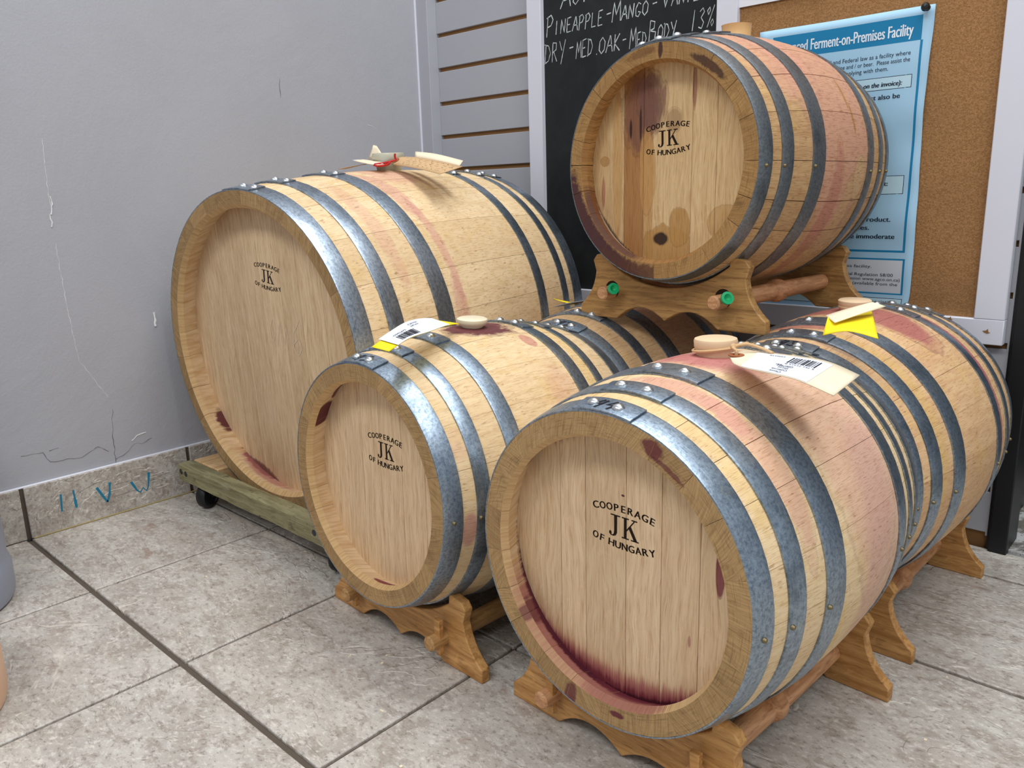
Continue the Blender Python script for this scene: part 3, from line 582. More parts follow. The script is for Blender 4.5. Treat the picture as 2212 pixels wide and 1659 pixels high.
# ---------------------------------------------------------------- framed chalk and cork board
YF = 3.272; zt = 5.0
root = empty('notice_board', (1.7, 3.335, 1.1)); tag(root, 'white framed board, black chalkboard at left and corkboard at right, on the slatted wall', 'notice board')
OX, OY, OZ = 1.7, 3.335, 1.1
sh = lambda x, z, p=FRAME_PL: pl(x, z, p)
xl0, xl1, xm0, xm1, xr0, xr1 = [sh(x, 1.9)[0] for x in (.085, .214, 1.581, 1.715, 3.098, 3.238)]
zb0, zb1 = sh(0, 1.092)[1], sh(0, 1.221)[1]
def rb(x0, x1, z0, z1, y0, y1, nm, mat, bev=.004):
    return MB().box((x0-OX, y0-OY, z0-OZ), (x1-OX, y1-OY, z1-OZ)).build(nm, mat, root, 30, bevel=bev)
for a, b in ((xl0, xl1), (xm0, xm1), (xr0, xr1)): rb(a, b, zb1, zt, YF, 3.334, 'frame_stile', WHITE)
rb(xl0, xr1, zb0, zb1, YF+.0006, 3.334, 'frame_rail', WHITE); rb(xl0, xr1, zt, zt+.13, YF, 3.334, 'frame_rail', WHITE)
def chalk_mat():
    N = Nd('chalkboard_black'); o = N.oc(); n1 = N.noise(o, 7, 5, .7, 1.2); n2 = N.noise(o, 300, 2, .5)
    col = N.mix(N.ss(n1, .3, .8), srgb(24, 26, 28), srgb(38, 41, 43)); return N.out(col, .5, 0, .3)
def cork_mat():
    N = Nd('cork'); o = N.oc(); n1 = N.noise(o, 330, 3, .6); n2 = N.noise(o, 620, 2, .6); n3 = N.noise(o, 8, 3, .5); vo = N.vor(o, 260)
    col = N.mix(N.ss(n1, .35, .65), srgb(166, 124, 82), srgb(146, 106, 66)); col = N.mix(N.m('MULTIPLY', N.ss(n2, .58, .68), .7), col, srgb(96, 66, 40)); col = N.mix(N.m('MULTIPLY', N.ss(n2, .42, .32), .5), col, srgb(196, 158, 112))
    col = N.mix(N.m('MULTIPLY', N.ss(n3, .4, .7), .15), col, srgb(120, 90, 60)); N.bump(n1, .5, .002); return N.out(col, .9, 0, .15)
YP = 3.308
rb(xl1-.01, xm0+.01, zb1-.01, zt+.01, YP, 3.333, 'chalkboard', chalk_mat(), 0); rb(xm1-.01, xr0+.01, zb1-.01, zt+.01, YP+.001, 3.333, 'corkboard', cork_mat(), 0)
CHALK = plain('white_chalk', srgb(206, 216, 214), .95, 0, 0, .2, 300); rk = random.Random(3); q = MB()
def wr(txt, x, z, h, rise=0, adv=.60, wd=.0105): return hand(q, txt, x, z, h, wd, adv, .1, rk, .68, rise)
def span(txt, x0, x1, z0, z1, h):
    """handwriting stretched between two ends"""
    t_ = MB(); hand(t_, txt, 0, 0, h, .0075, .6, .12, rk, .7); xs = [v[0] for v in t_.v]; w_ = max(xs)
    q.add([(x0+v[0]*(x1-x0)/w_, z0+v[1]+(z1-z0)*v[0]/w_, 0) for v in t_.v], t_.f)
span('Aut', .395, .64, 3.125, 3.14, .12)
span('Pineapple', .262, .755, 2.968, 2.972, .125); span('-', .775, .82, 2.99, 2.99, .09); span('Mango', .823, 1.108, 2.975, 2.98, .118); span('-', 1.13, 1.17, 3.0, 3.0, .08); span('Vanil', 1.20, 1.46, 3.0, 3.005, .118)
span('DRY', .244, .44, 2.79, 2.80, .125); span('-', .462, .505, 2.83, 2.83, .08); span('MED', .524, .67, 2.79, 2.80, .105); span('.', .69, .705, 2.795, 2.795, .1); span('OAK', .716, .893, 2.795, 2.80, .10); span('-', .905, .94, 2.82, 2.82, .08)
span('Med', .962, 1.095, 2.795, 2.80, .12); span('Body', 1.107, 1.315, 2.815, 2.825, .125); span('13%', 1.405, 1.572, 2.835, 2.845, .115)
q.build('chalk_writing', CHALK, root, 0, fix=False, map=lambda x, y, z: (sh(x, y, WRITE_PL)[0]-OX, YP-.001-OY, sh(x, y, WRITE_PL)[1]-OZ))
q = MB()
for cx, cz, s_ in ((2.99, 1.212, .013), (3.165, 1.16, .016)):
    x, zz = sh(cx, cz); q.add([(x+s_*a-OX, YF-.0008-OY, zz+s_*b-OZ) for a, b in ((-1.3, .1), (-.2, .3), (.2, .9), (.5, -.2), (1.1, -.3), (.1, -.7), (-.7, -.4))], [tuple(range(7))])
q.build('paint_chip', MDF, root, 0, fix=False)

# poster
PX0, PX1, PZ0, PZ1 = 1.87, 2.783, 1.225, 2.762
def pw(x, z):   # relief of the hanging sheet
    e = max(0, (x-2.5)/.29); g = max(0, (1.45-z)/.25)
    return 3.300-.006*sin(z*9+x*2)*e-.006*sin(x*7+1)-.012*g*g*e*e-.003*sin(z*23)*e
def pm(x, z, off=0):
    y = pw(x, z)-off; X, Z = pl(x, z, POST_PL); return (X-2.33, y-3.30, Z-2.0)
pr = empty('poster', (2.33, 3.30, 2.0)); tag(pr, 'light blue poster about a ferment-on-premises facility pinned to the corkboard', 'poster')
NX, NZ = 26, 44; vs_ = []; fs = []
for j in range(NZ+1):
    for i in range(NX+1):
        x = PX0+(PX1-PX0)*i/NX; zz = PZ0+(PZ1-PZ0)*j/NZ
        if i == NX: x += .006*sin(zz*5)+(-.018*max(0, (1.30-zz)/.08) if zz < 1.3 else 0)
        vs_.append(pm(x, zz))
for j in range(NZ):
    for i in range(NX): a = j*(NX+1)+i; fs.append((a, a+1, a+NX+2, a+NX+1))
PBL = plain('pale_blue_paper', srgb(164, 202, 226), .55, 0, .3, .02); PBD = plain('blue_print', srgb(18, 122, 168), .55, 0, .3, 0); PWT = plain('white_print', srgb(232, 240, 246), .6, 0, .2, 0); PTX = plain('navy_print', srgb(26, 34, 52), .6, 0, .2, 0); PLG = plain('pale_print_box', srgb(186, 216, 228), .6, 0, .2, 0); PGR = plain('white_print_box', srgb(206, 210, 216), .6, 0, .2, 0)
o = obj('sheet', vs_, fs, PBL, pr, 60); sd = o.modifiers.new('s', 'SOLIDIFY'); sd.thickness = .0004; sd.offset = 1
def pbox(x0, x1, z0, z1, mat, off, nm, n=14):
    q = MB()
    nx = max(2, int((x1-x0)/.05)); nz = max(1, int((z1-z0)/.04)); vs_ = [(x0+(x1-x0)*i/nx, z0+(z1-z0)*j/nz, 0) for j in range(nz+1) for i in range(nx+1)]
    q.add(vs_, [(j*(nx+1)+i, j*(nx+1)+i+1, (j+1)*(nx+1)+i+1, (j+1)*(nx+1)+i) for j in range(nz) for i in range(nx)])
    return q.build(nm, mat, pr, 60, fix=False, map=lambda x, y, z: pm(x, y, off))
pbox(1.95, 2.735, 2.604, 2.722, PBD, .0016, 'title_band')
for x0, x1, z0, z1 in ((2.732, 2.744, 1.548, 2.604), (1.93, 2.744, 1.545, 1.556), (1.93, 2.747, 1.504, 1.512), (2.738, 2.748, 1.318, 1.512), (1.93, 2.748, 1.318, 1.325)): pbox(x0, x1, z0, z1, PBD, .0016, 'blue_rule')
for x0, x1, z0, z1 in ((1.99, 2.705, 2.384, 2.442), (1.99, 2.706, 1.853, 1.943), (1.99, 2.745, 1.252, 1.295)):
    pbox(x0-.003, x1+.003, z0-.003, z1+.003, PTX, .0014, 'box_rule'); pbox(x0, x1, z0, z1, PLG, .002, 'print_box')
pbox(1.95, 2.737, 1.328, 1.502, PGR, .0016, 'print_box')
def ptext(txt, xr, z, h, wd, mat, bold=0, shear=0, nm='print', off=.0028):
    q = MB(); text_flat(q, txt, xr, z, h, wd, True, bold, shear)
    q.build(nm, mat, pr, 0, fix=False, map=lambda x, y, zz: pm(x, y, off+zz*.05))
ptext('Licenced Ferment-on-Premises Facility', 2.694, 2.632, .060, .70, PWT, .0012, nm='title')
for txt, xr, z, h, wd in (('is licensed under Provincial and Federal law as a facility where', 2.692, 2.540, .022, .86*.84), ('customers may make their own wine and / or beer.  Please assist the', 2.692, 2.508, .022, .72), ('owner and staff in complying with them.', 2.586, 2.475, .022, .48)):
    ptext(txt, xr, z, h, wd, PTX)
ptext('You must pay in advance (shown on the invoice):', 2.659, 2.398, .024, .62, PTX, .0012, .15)
ptext('Yeast must also be', 2.656, 2.335, .025, .30, PTX, .0008)
ptext('While on the premises you must:', 2.628, 1.895, .024, .52, PTX, .0012)
ptext('sell the product.', 2.659, 1.708, .025, .29, PTX, .001); ptext('licensed premises.', 2.549, 1.664, .025, .34, PTX, .001); ptext('advertise or promote immoderate', 2.686, 1.617, .026, .58, PTX, .001)
for txt, xr, z, wd in (('Please enjoy this facility.', 2.577, 1.459, .34), ('as required by Provincial Regulation 58/00', 2.693, 1.415, .52), ('Alcohol and Gaming Commission www.agco.on.ca)', 2.73, 1.391, .60), ('of licensed facilities (available from the', 2.719, 1.366, .50)): ptext(txt, xr, z, .017, wd, PTX)
ptext('Brew on Premises Association.', 2.724, 1.266, .022, .44, PTX)
# paper at the top edge and the pin
x0, z0 = (1.724, 2.9083); q = MB().box((0, 0, 0), (.52, .0025, .66))
tag(q.build('paper_sheet', plain('white_paper', srgb(226, 227, 232), .6, 0, .3, .01), None, 0, loc=(x0, 3.296, z0)), 'white printed sheet pinned above the blue poster, cut by the photo top edge', 'paper')
ps = bpy.data.objects['paper_sheet']; q = MB().box((.03, -.001, .05), (.49, 0, .6)); q.build('printed_picture', plain('grey_print', srgb(150, 150, 156), .6, 0, .3, .12), ps, 0)
x0, z0 = (2.7665, 2.7466); q = MB(); q.lathe([(.0, .045), (.016, .042), (.021, .030), (.016, .018), (.010, .014), (.011, .004), (.016, 0), (.003, -.002), (.003, -.028)], 16, along((0, -1, 0), (0, 0, 0)))
tag(q.build('push_pin', plain('black_plastic', srgb(20, 20, 22), .3, 0, .5), None, 50, loc=(x0-.004, 3.288, z0-.004)), 'black push pin at the top right corner of the blue poster', 'push pin')

# ---------------------------------------------------------------- racks
def oak(name, lt, dk, ax=0):
    N = Nd(name); o = N.sep(N.oc()); rn = N.rnd()
    a, b, c_ = (o[0], o[1], o[2]) if ax == 0 else (o[1], o[0], o[2])
    v = N.comb(N.m('ADD', N.m('MULTIPLY', a, 9), N.m('MULTIPLY', rn, 20)), N.m('MULTIPLY', b, 60), N.m('MULTIPLY', c_, 95)); v2 = N.comb(N.m('MULTIPLY', a, 45), N.m('MULTIPLY', b, 300), N.m('MULTIPLY', c_, 420))
    g = N.noise(v, 1, 5, .62, 1.1); f_ = N.noise(v2, 1, 2, .6); v3 = N.noise(N.comb(N.m('MULTIPLY', a, 30), b, N.m('MULTIPLY', c_, 60)), 1, 3, .5, 1.5)
    col = N.mix(N.ss(g, .3, .7), lt, dk); col = N.mix(N.m('MULTIPLY', N.ss(f_, .52, .72), .55), col, tuple(x*.5 for x in dk)); col = N.mix(N.m('MULTIPLY', N.ss(v3, .62, .7), .3), col, tuple(min(1, x*1.3) for x in lt))
    N.bump(N.m('ADD', g, f_), .35, .0007); return N.out(col, .48, 0, .35)
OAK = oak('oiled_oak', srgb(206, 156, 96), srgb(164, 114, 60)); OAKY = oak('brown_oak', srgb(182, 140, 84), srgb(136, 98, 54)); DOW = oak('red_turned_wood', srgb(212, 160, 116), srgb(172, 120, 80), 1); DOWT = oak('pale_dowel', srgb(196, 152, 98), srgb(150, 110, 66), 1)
GREEN = plain('green_plastic', srgb(18, 170, 106), .35, 0, .5)
def plate_outline():
    P = []
    def arc(a, b, sag, n=8):   # from a to b bulging by sag to the left of travel
        mx, mz = (a[0]+b[0])/2, (a[1]+b[1])/2; dx, dz = b[0]-a[0], b[1]-a[1]; L = math.hypot(dx, dz); nx, nz = -dz/L, dx/L
        return [(a[0]+dx*t+nx*sag*4*t*(1-t), a[1]+dz*t+nz*sag*4*t*(1-t)) for t in [k/n for k in range(n)]]
    half = arc((0, .012), (.292, 0), .062, 10)+[(.292, 0), (.532, 0), (.532, .058)]+arc((.532, .058), (.430, .22), -.0, 1)[:0]
    half += arc((.532, .058), (.428, .235), .022, 9)[1:]+[(.428, .235), (.446, .290), (.424, .318), (.350, .334)]
    R0 = .5725; zc = .747; a0 = math.asin(.345/R0)
    half += [(R0*sin(a0*(1-k/10)), zc-R0*cos(a0*(1-k/10))) for k in range(11)]
    left = [(-x, z_) for x, z_ in half[1:-1]][::-1]
    return half+left
PO = plate_outline()
def rack(x, y, z_, yw, sep, mat, dmat, label, pegs='wood', dz=.125, dx=.305, flip=1):
    rt_ = empty('barrel_rack', mat=Matrix.Translation((x, y, z_)) @ Matrix.Rotation(-R(yw), 4, 'Z')); tag(rt_, label, 'barrel rack')
    for nm, y0 in (('front_plate', 0), ('rear_plate', sep)): MB().prism(PO, y0, y0+.045).build(nm, mat, rt_, 25, bevel=.005)
    for sx in (-1, 1):
        q = MB(); a = .033; b = .042
        pr_ = [(a*.8, -.085), (a, -.078), (a, .046), (b*.92, .05), (b*1.0, sep*.36), (b*1.02, sep*.44), (b*.86, sep*.46), (b*1.28, sep*.475), (b*1.36, sep*.50), (b*1.28, sep*.525), (b*.86, sep*.54), (b*1.02, sep*.56), (b, sep*.64), (b*.92, sep-.004), (a, sep), (a, sep+.12), (a*.8, sep+.127)]
        q.lathe(pr_, 20, along((0, 1, 0), (sx*dx, 0, dz))); q.build('spindle', dmat, rt_, 40)
        if pegs == 'wood':
            for y0, nm in ((-.036, 1), (sep+.06, -1)):
                h = .098 if sx > 0 else .086; q = MB(); q.prism([(-.018, h), (.018, h), (.016, -.062), (-.008, -.062)], y0-.012, y0+.012); o = q.build('wedge', OAK, rt_, 25, bevel=.003); o.location = Vector((sx*dx+.012, 0, dz))*T
        else:
            d = Vector((.62, -.36, .30)); q = MB(); Mx = along(d, (sx*dx+.018, -.042, dz+.004))
            q.lathe([(0, -.064), (.008, -.062), (.012, -.05), (.013, .036), (.026, .044), (.029, .048), (.029, .060), (.018, .061), (.012, .050), (.0, .044)], 16, Mx); q.build('peg', GREEN, rt_, 40)
            q = MB(); q.lathe([(.0, -.002), (.043, -.002), (.043, 0), (0, 0)][1:3], 20, along((0, 1, 0), (sx*dx, -.0006, dz+.012))); q.build('dowel_hole_shade_disc', plain('hole_shade_colour', srgb(44, 32, 24), .9, 0, .1), rt_, 0)  # flat disc, no real hole: shade around the dowel put into dark colour
    return rt_
rack(1.553, .742, 0, 2.2, .935, OAK, DOWT, 'oak rack holding the barrel marked 45, beside the dolly')
rack(2.756, .728, 0, 2.9, .935, OAK, DOW, 'oak rack holding the barrel marked 44, frontmost on the tiled floor')
rack(2.79, 1.962, 0, 1.3, .985, OAK, DOW, 'oak rack holding the barrel marked 43, near the doorway')
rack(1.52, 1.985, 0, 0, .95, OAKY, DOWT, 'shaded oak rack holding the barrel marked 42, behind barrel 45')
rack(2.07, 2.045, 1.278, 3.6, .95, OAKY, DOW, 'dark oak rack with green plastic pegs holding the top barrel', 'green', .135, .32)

# ---------------------------------------------------------------- dolly
def green_mat():
    N = Nd('weathered_treated_lumber'); o = N.sep(N.oc()); g = N.noise(N.comb(N.m('MULTIPLY', o[0], 10), N.m('MULTIPLY', o[1], 70), N.m('MULTIPLY', o[2], 90)), 1, 5, .65, .8); k = N.noise(N.oc(), 40, 5, .7); k2 = N.noise(N.oc(), 16, 4, .6)
    col = N.mix(N.ss(g, .3, .7), srgb(152, 146, 110), srgb(112, 104, 76)); col = N.mix(N.m('MULTIPLY', N.ss(k, .58, .68), .6), col, srgb(66, 58, 40)); col = N.mix(N.m('MULTIPLY', N.ss(k2, .5, .7), .4), col, srgb(150, 150, 118))
    N.bump(N.m('ADD', g, k), .8, .003); return N.out(col, .8, 0, .2)
GRN = green_mat(); PINE = oak('pale_pine', srgb(222, 186, 138), srgb(196, 154, 104), 1); RUB = plain('black_rubber', srgb(26, 26, 28), .45, 0, .4); STL = plain('dark_steel', srgb(70, 72, 76), .4, .8)
dl = empty('wheeled_dolly', (0, 1.9, 0)); tag(dl, 'green weathered lumber dolly on black casters under the large barrel', 'dolly')
for nm, y0, mat in (('front_beam', .862, GRN), ('rear_beam', 2.86, GRN)):
    rb_ = random.Random(7); n = 24; vs_ = []; prof = [(0, .166), (.092, .166), (.10, .178), (.10, .262), (.092, .272), (.014, .274), (0, .262)]
    for i in range(n+1):
        x = -.825+1.83*i/n
        for k, (yy, zz) in enumerate(prof): vs_.append((x, yy+y0-1.9+(rb_.uniform(-.003, .003)), zz+rb_.uniform(-.0035, .0035)))
    K = len(prof); fs = [(i*K+k, i*K+(k+1) % K, (i+1)*K+(k+1) % K, (i+1)*K+k) for i in range(n) for k in range(K)]+[tuple(range(K))[::-1], tuple(n*K+k for k in range(K))]
    q = MB().add(vs_, fs); q.build(nm, mat, dl, 35)
for x0 in (-.82, .53):
    q = MB(); q.box((x0, .966-1.9, .17), (x0+.32, 2.856-1.9, .272)); q.build('side_rail', PINE, dl, 30, bevel=.006)
for x, zz in ((-.787, .225), (-.722, .222), (.725, .225), (.79, .225)):
    q = MB(); q.lathe([(0, .004), (.010, .0035), (.018, .003), (.019, -.002)], 12, along((0, -1, 0), (x, .862-1.9-.001, zz))); q.build('screw', STL, dl, 40)
for x, y in ((-.62, .94), (.80, .96), (-.62, 2.80), (.80, 2.80)):
    cx, cy = x, y-1.9; q = MB(); a = R(25 if y < 2 else -15); d = Vector((cos(a), sin(a), 0)).normalized()
    q.lathe([(.0, -.030), (.024, -.032), (.026, -.026), (.052, -.026), (.058, -.034), (.074, -.033), (.081, -.024), (.083, 0), (.081, .024), (.074, .033), (.058, .034), (.052, .026), (.026, .026), (.024, .032), (0, .030)], 28, along(d, (cx, cy, .083)))
    wh = q.build('caster', RUB, dl, 40); q = MB(); up = Vector((0, 0, 1)); sd_ = d
    q.box((-.05, -.05, .158), (.05, .05, .167))
    for s_ in (-1, 1): q.prism([(-.03, .16), (.03, .16), (.014, .07), (-.014, .07)], s_*.040-.003, s_*.040+.003, ax='y')
    q.lathe([(.010, -.05), (.010, .05)], 10, along((0, 1, 0), (0, 0, .083)))
    Rz = Matrix.Rotation(a-PI/2, 4, 'Z'); q.v = [tuple(Rz @ Vector(v)+Vector((cx, cy, 0))) for v in q.v]; q.build('fork', STL, wh, 30)

# ---------------------------------------------------------------- bungs
def bung(B, deg, t, prof, mat, label, sink=0, n=28, group=None):
    p = B.world(deg, t, -.004); a = R(deg); nrm = (B.M.to_3x3() @ Vector((sin(a), 0, cos(a)))).normalized()
    q = MB(); q.lathe(prof, n); o = q.build('bung', mat, None, 45, fix=True); mm = along(nrm, p); mm.translation = p*T; o.matrix_world = mm
    return tag(o, label, 'bung')
WB = plain('wooden_bung', srgb(232, 202, 164), .55, 0, .3, .08, 40); SB = plain('cream_silicone', srgb(232, 220, 190), .4, 0, .45, .03); TS = plain('translucent_silicone', srgb(214, 212, 190), .25, 0, .5, .03); TS.node_tree.nodes['Principled BSDF'].inputs['Transmission Weight'].default_value = .25
AMB = plain('amber_silicone', srgb(214, 176, 120), .35, 0, .5, .05)
bung(B3, -1, .66, [(0.0629, -0.0370), (0.0651, 0.0000), (0.0718, 0.0259), (0.0725, 0.0296), (0.0747, 0.0326), (0.0762, 0.0533), (0.0733, 0.0607), (0.0651, 0.0636), (0.0000, 0.0644)], WB, 'round wooden bung on barrel 44, beige manila tag tied to it')
bung(B2, 3, .60, [(0.0373, -0.0270), (0.0415, 0.0000), (0.0647, 0.0198), (0.0697, 0.0306), (0.0689, 0.0405), (0.0614, 0.0450), (0.0000, 0.0423)], SB, 'cream bung in the dark wine splash on barrel 45')
bung(B4, 0, .63, [(0.0400, -0.0300), (0.0680, 0.0000), (0.0704, 0.0040), (0.0672, 0.0090), (0.0704, 0.0620), (0.0720, 0.0660), (0.0656, 0.0670), (0.0608, 0.0280), (0.0000, 0.0240)], AMB, 'amber hollow bung on the topmost barrel')
bung(B5, 1, .62, [(0.0450, -0.0240), (0.0585, 0.0000), (0.0675, 0.0176), (0.0698, 0.0208), (0.0698, 0.0240), (0.0645, 0.0264), (0.0705, 0.0352), (0.0713, 0.0496), (0.0660, 0.0544), (0.0000, 0.0544)], WB, 'wooden bung behind the yellow tag on barrel 43')
bung(B1, 2, 1.09, [(.05, -.03), (.075, .0), (.085, .05), (.098, .066), (.105, .086), (.098, .106), (.080, .108), (.074, .06), (0, .056)], TS, 'translucent white bung on the large barrel')

# ---------------------------------------------------------------- tags
def cat(P, t):
    n = len(P)-1; i = min(int(t*n), n-1); u = t*n-i; g = lambda k: Vector(P[max(0, min(n, k))])
    a, b, c_, d = g(i-1), g(i), g(i+1), g(i+2); return .5*((2*b)+(c_-a)*u+(2*a-5*b+4*c_-d)*u*u+(3*b-a-3*c_+d)*u*u*u)
def sheet(name, A, Bp, mat, root=None, nu=18, nv=4, cut=0, thick=.003):
    """paper strip between edge curves A and B; cut clips the corners at the start"""
    c0 = Vector(A[0]) if root is None else None; base = c0 if root is None else Vector(root['_b'])
    def S(u, v):
        a, b = cat(A, u), cat(Bp, u); 
        if cut and u < cut: k = (1-u/cut)*.32; v = k+(1-2*k)*v
        return a+(b-a)*v
    vs_ = [tuple(S(i/nu, j/nv)-base) for i in range(nu+1) for j in range(nv+1)]
    fs = [(i*(nv+1)+j, i*(nv+1)+j+1, (i+1)*(nv+1)+j+1, (i+1)*(nv+1)+j) for i in range(nu) for j in range(nv)]
    o = obj(name, vs_, fs, mat, root, 60, loc=(tuple(base) if root is None else None)); sd = o.modifiers.new('s', 'SOLIDIFY'); sd.thickness = thick*T; sd.offset = 0
    if root is None: o['_b'] = tuple(base)
    def on(u, v, off):
        u = min(max(u, 0), 1); e = 1e-3; p = S(u, v); du = S(min(u+e, 1), v)-S(max(u-e, 0), v); dv = S(u, v+e)-S(u, v-e); nn = du.cross(dv).normalized()
        if nn.z < 0: nn = -nn
        return tuple(p+nn*off-base)
    return o, on
def sticker(on, root, u0, u1, v0, v1, mat, nm, off=.0024, nu=14, nv=4):
    q = MB(); q.add([(u0+(u1-u0)*i/nu, v0+(v1-v0)*j/nv, 0) for i in range(nu+1) for j in range(nv+1)], [(i*(nv+1)+j, i*(nv+1)+j+1, (i+1)*(nv+1)+j+1, (i+1)*(nv+1)+j) for i in range(nu) for j in range(nv)])
    return q.build(nm, mat, root, 60, fix=False, map=lambda x, y, z: on(x, y, off))
MAN = plain('manila_card', srgb(236, 220, 190), .7, 0, .2, .02); MAN2 = plain('brown_manila_card', srgb(204, 168, 124), .7, 0, .2, .04); LAB = plain('white_label', srgb(222, 226, 236), .5, 0, .3, 0); YC = plain('yellow_card', srgb(246, 222, 30), .6, 0, .3, .02); STR = plain('tan_string', srgb(214, 176, 130), .7, 0, .2); REDS = plain('red_string', srgb(190, 40, 34), .6, 0, .3); EYE = plain('eyelet_card', srgb(160, 96, 62), .7, 0, .2)
PRN = plain('black_print', srgb(20, 20, 24), .6, 0, .2, 0); GRC = plain('grey_card', srgb(170, 166, 166), .6, 0, .3, .03)
# barrel 44
A = [(2.875, 1.195, 1.378), (2.991, 1.179, 1.385), (3.12, 1.156, 1.390), (3.216, 1.151, 1.385), (3.317, 1.132, 1.360)]
Bq = [(2.945, 1.035, 1.375), (3.035, .955, 1.380), (3.14, .908, 1.385), (3.229, .909, 1.375), (3.335, .893, 1.350)]
tg, on = sheet('tag', A, Bq, MAN, None, 24, 4, .1); tag(tg, 'manila tag with white barcode label hanging over barrel 44', 'tag')
sticker(on, tg, .22, .80, .08, .99, LAB, 'label_sticker')
q = MB(); rb2 = random.Random(9); x = .50
while x < .74: wd = rb2.choice((.004, .004, .007, .010)); q.add([(x, .16, 0), (min(x+wd, .745), .16, 0), (min(x+wd, .745), .44, 0), (x, .44, 0)], [(0, 1, 2, 3)]); x += wd+rb2.choice((.006, .009, .013))
def tt(q, txt, x0, y0, h, wd): # text turned half round: reads from the far end
    t_ = MB(); text_flat(t_, txt, 0, 0, h, wd); q.add([(x0-v[0], y0-(-v[1]) if False else y0+v[1], 0) for v in t_.v], t_.f)
for txt, x0, y0, h, wd in (('5 751 71215 8', .745, .47, .05, .24), ('G007952', .60, .58, .075, .13), ('Shiraz', .585, .68, .065, .09), ('California', .60, .78, .065, .13), ('Classic', .575, .88, .065, .10), ('2300ATB', .44, .16, .045, .11), ('Cat', .50, .56, .06, .05)): tt(q, txt, x0, y0, h, wd)
q.build('label_print', PRN, tg, 0, fix=False, map=lambda x, y, z: on(x, y, .0036))
q = MB(); q.lathe([(.012, 0), (.026, 0), (.026, .003), (.012, .003)], 16, Matrix.Identity(4), closed=True); c_ = Vector(on(.085, .5, .003)); q.v = [tuple(Vector(v)+c_) for v in q.v]; q.build('eyelet', EYE, tg, 40)
q = MB(); p0 = Vector(on(.085, .5, .004)); bs = Vector(A[0])
bc_ = B3.world(-1, .66, .022)
def sm(P, n=14): return [tuple(cat(P, k/n)) for k in range(n+1)]
ring = [(bc_.x+.078*cos(a)-bs.x, bc_.y+.078*sin(a)-bs.y, bc_.z+.012*cos(a)-bs.z) for a in [R(20+340*k/20) for k in range(21)]]
q.tube(ring, .0055, 6); e0 = Vector(ring[0])
q.tube(sm([e0, e0+Vector((.03, .01, .012)), p0+Vector((-.02, .02, .022)), p0+Vector((0, 0, .014)), p0]), .0055, 6)
q.tube(sm([p0+Vector((-.02, .02, .024)), p0+Vector((.01, .05, .03)), p0+Vector((.05, .07, .018)), p0+Vector((.10, .05, .010))]), .0055, 6)
q.lathe([(0, -.012), (.011, -.006), (.012, .004), (0, .012)], 10, along((1, .4, .3), p0+Vector((-.02, .02, .022))))
q.build('string', STR, tg, 50)
# barrel 45
A = [(1.622, 1.12, 1.365), (1.66, .859, 1.425), (1.70, .735, 1.415), (1.775, .57, 1.395), (1.812, .499, 1.380)]; A = [(1.618, 1.11, 1.37), (1.645, .93, 1.41), (1.668, .80, 1.415), (1.725, .66, 1.400), (1.80, .508, 1.380)]
Bq = [(1.645, 1.10, 1.368), (1.70, .97, 1.385), (1.765, .81, 1.388), (1.81, .67, 1.385), (1.865, .535, 1.366)]
tg, on = sheet('tag', A, Bq, YC, None, 20, 4, .2); tag(tg, 'yellow tag with a white printed label lying on barrel 45', 'tag')
sticker(on, tg, .22, .88, -.10, 1.08, LAB, 'label_sticker', .006)
q = MB(); x = .58
while x < .80: wd = rb2.choice((.006, .010)); q.add([(x, .5, 0), (x+wd, .5, 0), (x+wd, .95, 0), (x, .95, 0)], [(0, 1, 2, 3)]); x += wd+rb2.choice((.006, .010))
for txt, x0, y0, h, wd in (('Classic', .56, .1, .1, .12), ('Merlot', .56, .26, .1, .10), ('G007952', .80, .32, .1, .16)): tt(q, txt, x0, y0, h, wd)
q.build('label_print', PRN, tg, 0, fix=False, map=lambda x, y, z: on(x, y, .0075))
# barrel 43
tg, on = sheet('tag', [(2.935, 1.82, 1.418), (2.985, 1.87, 1.438), (3.065, 1.935, 1.466)], [(3.01, 1.72, 1.41), (3.06, 1.83, 1.432), (3.11, 1.955, 1.45)], MAN, None, 12, 3); tag(tg, 'creased plain manila tag over the yellow one on barrel 43', 'tag')
tg, on = sheet('tag', [(2.955, 1.79, 1.418), (3.0, 1.87, 1.41), (3.055, 1.97, 1.425)], [(2.995, 1.655, 1.372), (3.085, 1.655, 1.395), (3.19, 1.655, 1.378)], YC, None, 12, 4); tag(tg, 'bright yellow tag beneath the manila one on barrel 43', 'tag')
# barrel 42
tg, on = sheet('tag', [(1.165, 2.3, 1.312), (1.22, 2.3, 1.300), (1.29, 2.3, 1.290)], [(1.143, 2.34, 1.300), (1.22, 2.36, 1.292), (1.30, 2.37, 1.280)], YC, None, 8, 2); tag(tg, 'thin yellow tag end on barrel 42 beside the upper rack', 'tag')
tg, on = sheet('tag', [(1.20, 2.25, 1.272), (1.30, 2.27, 1.300), (1.43, 2.30, 1.322)], [(1.22, 2.36, 1.270), (1.32, 2.37, 1.292), (1.44, 2.38, 1.318)], GRC, None, 8, 2); tag(tg, 'grey shaded tag on barrel 42 running under the upper rack', 'tag')
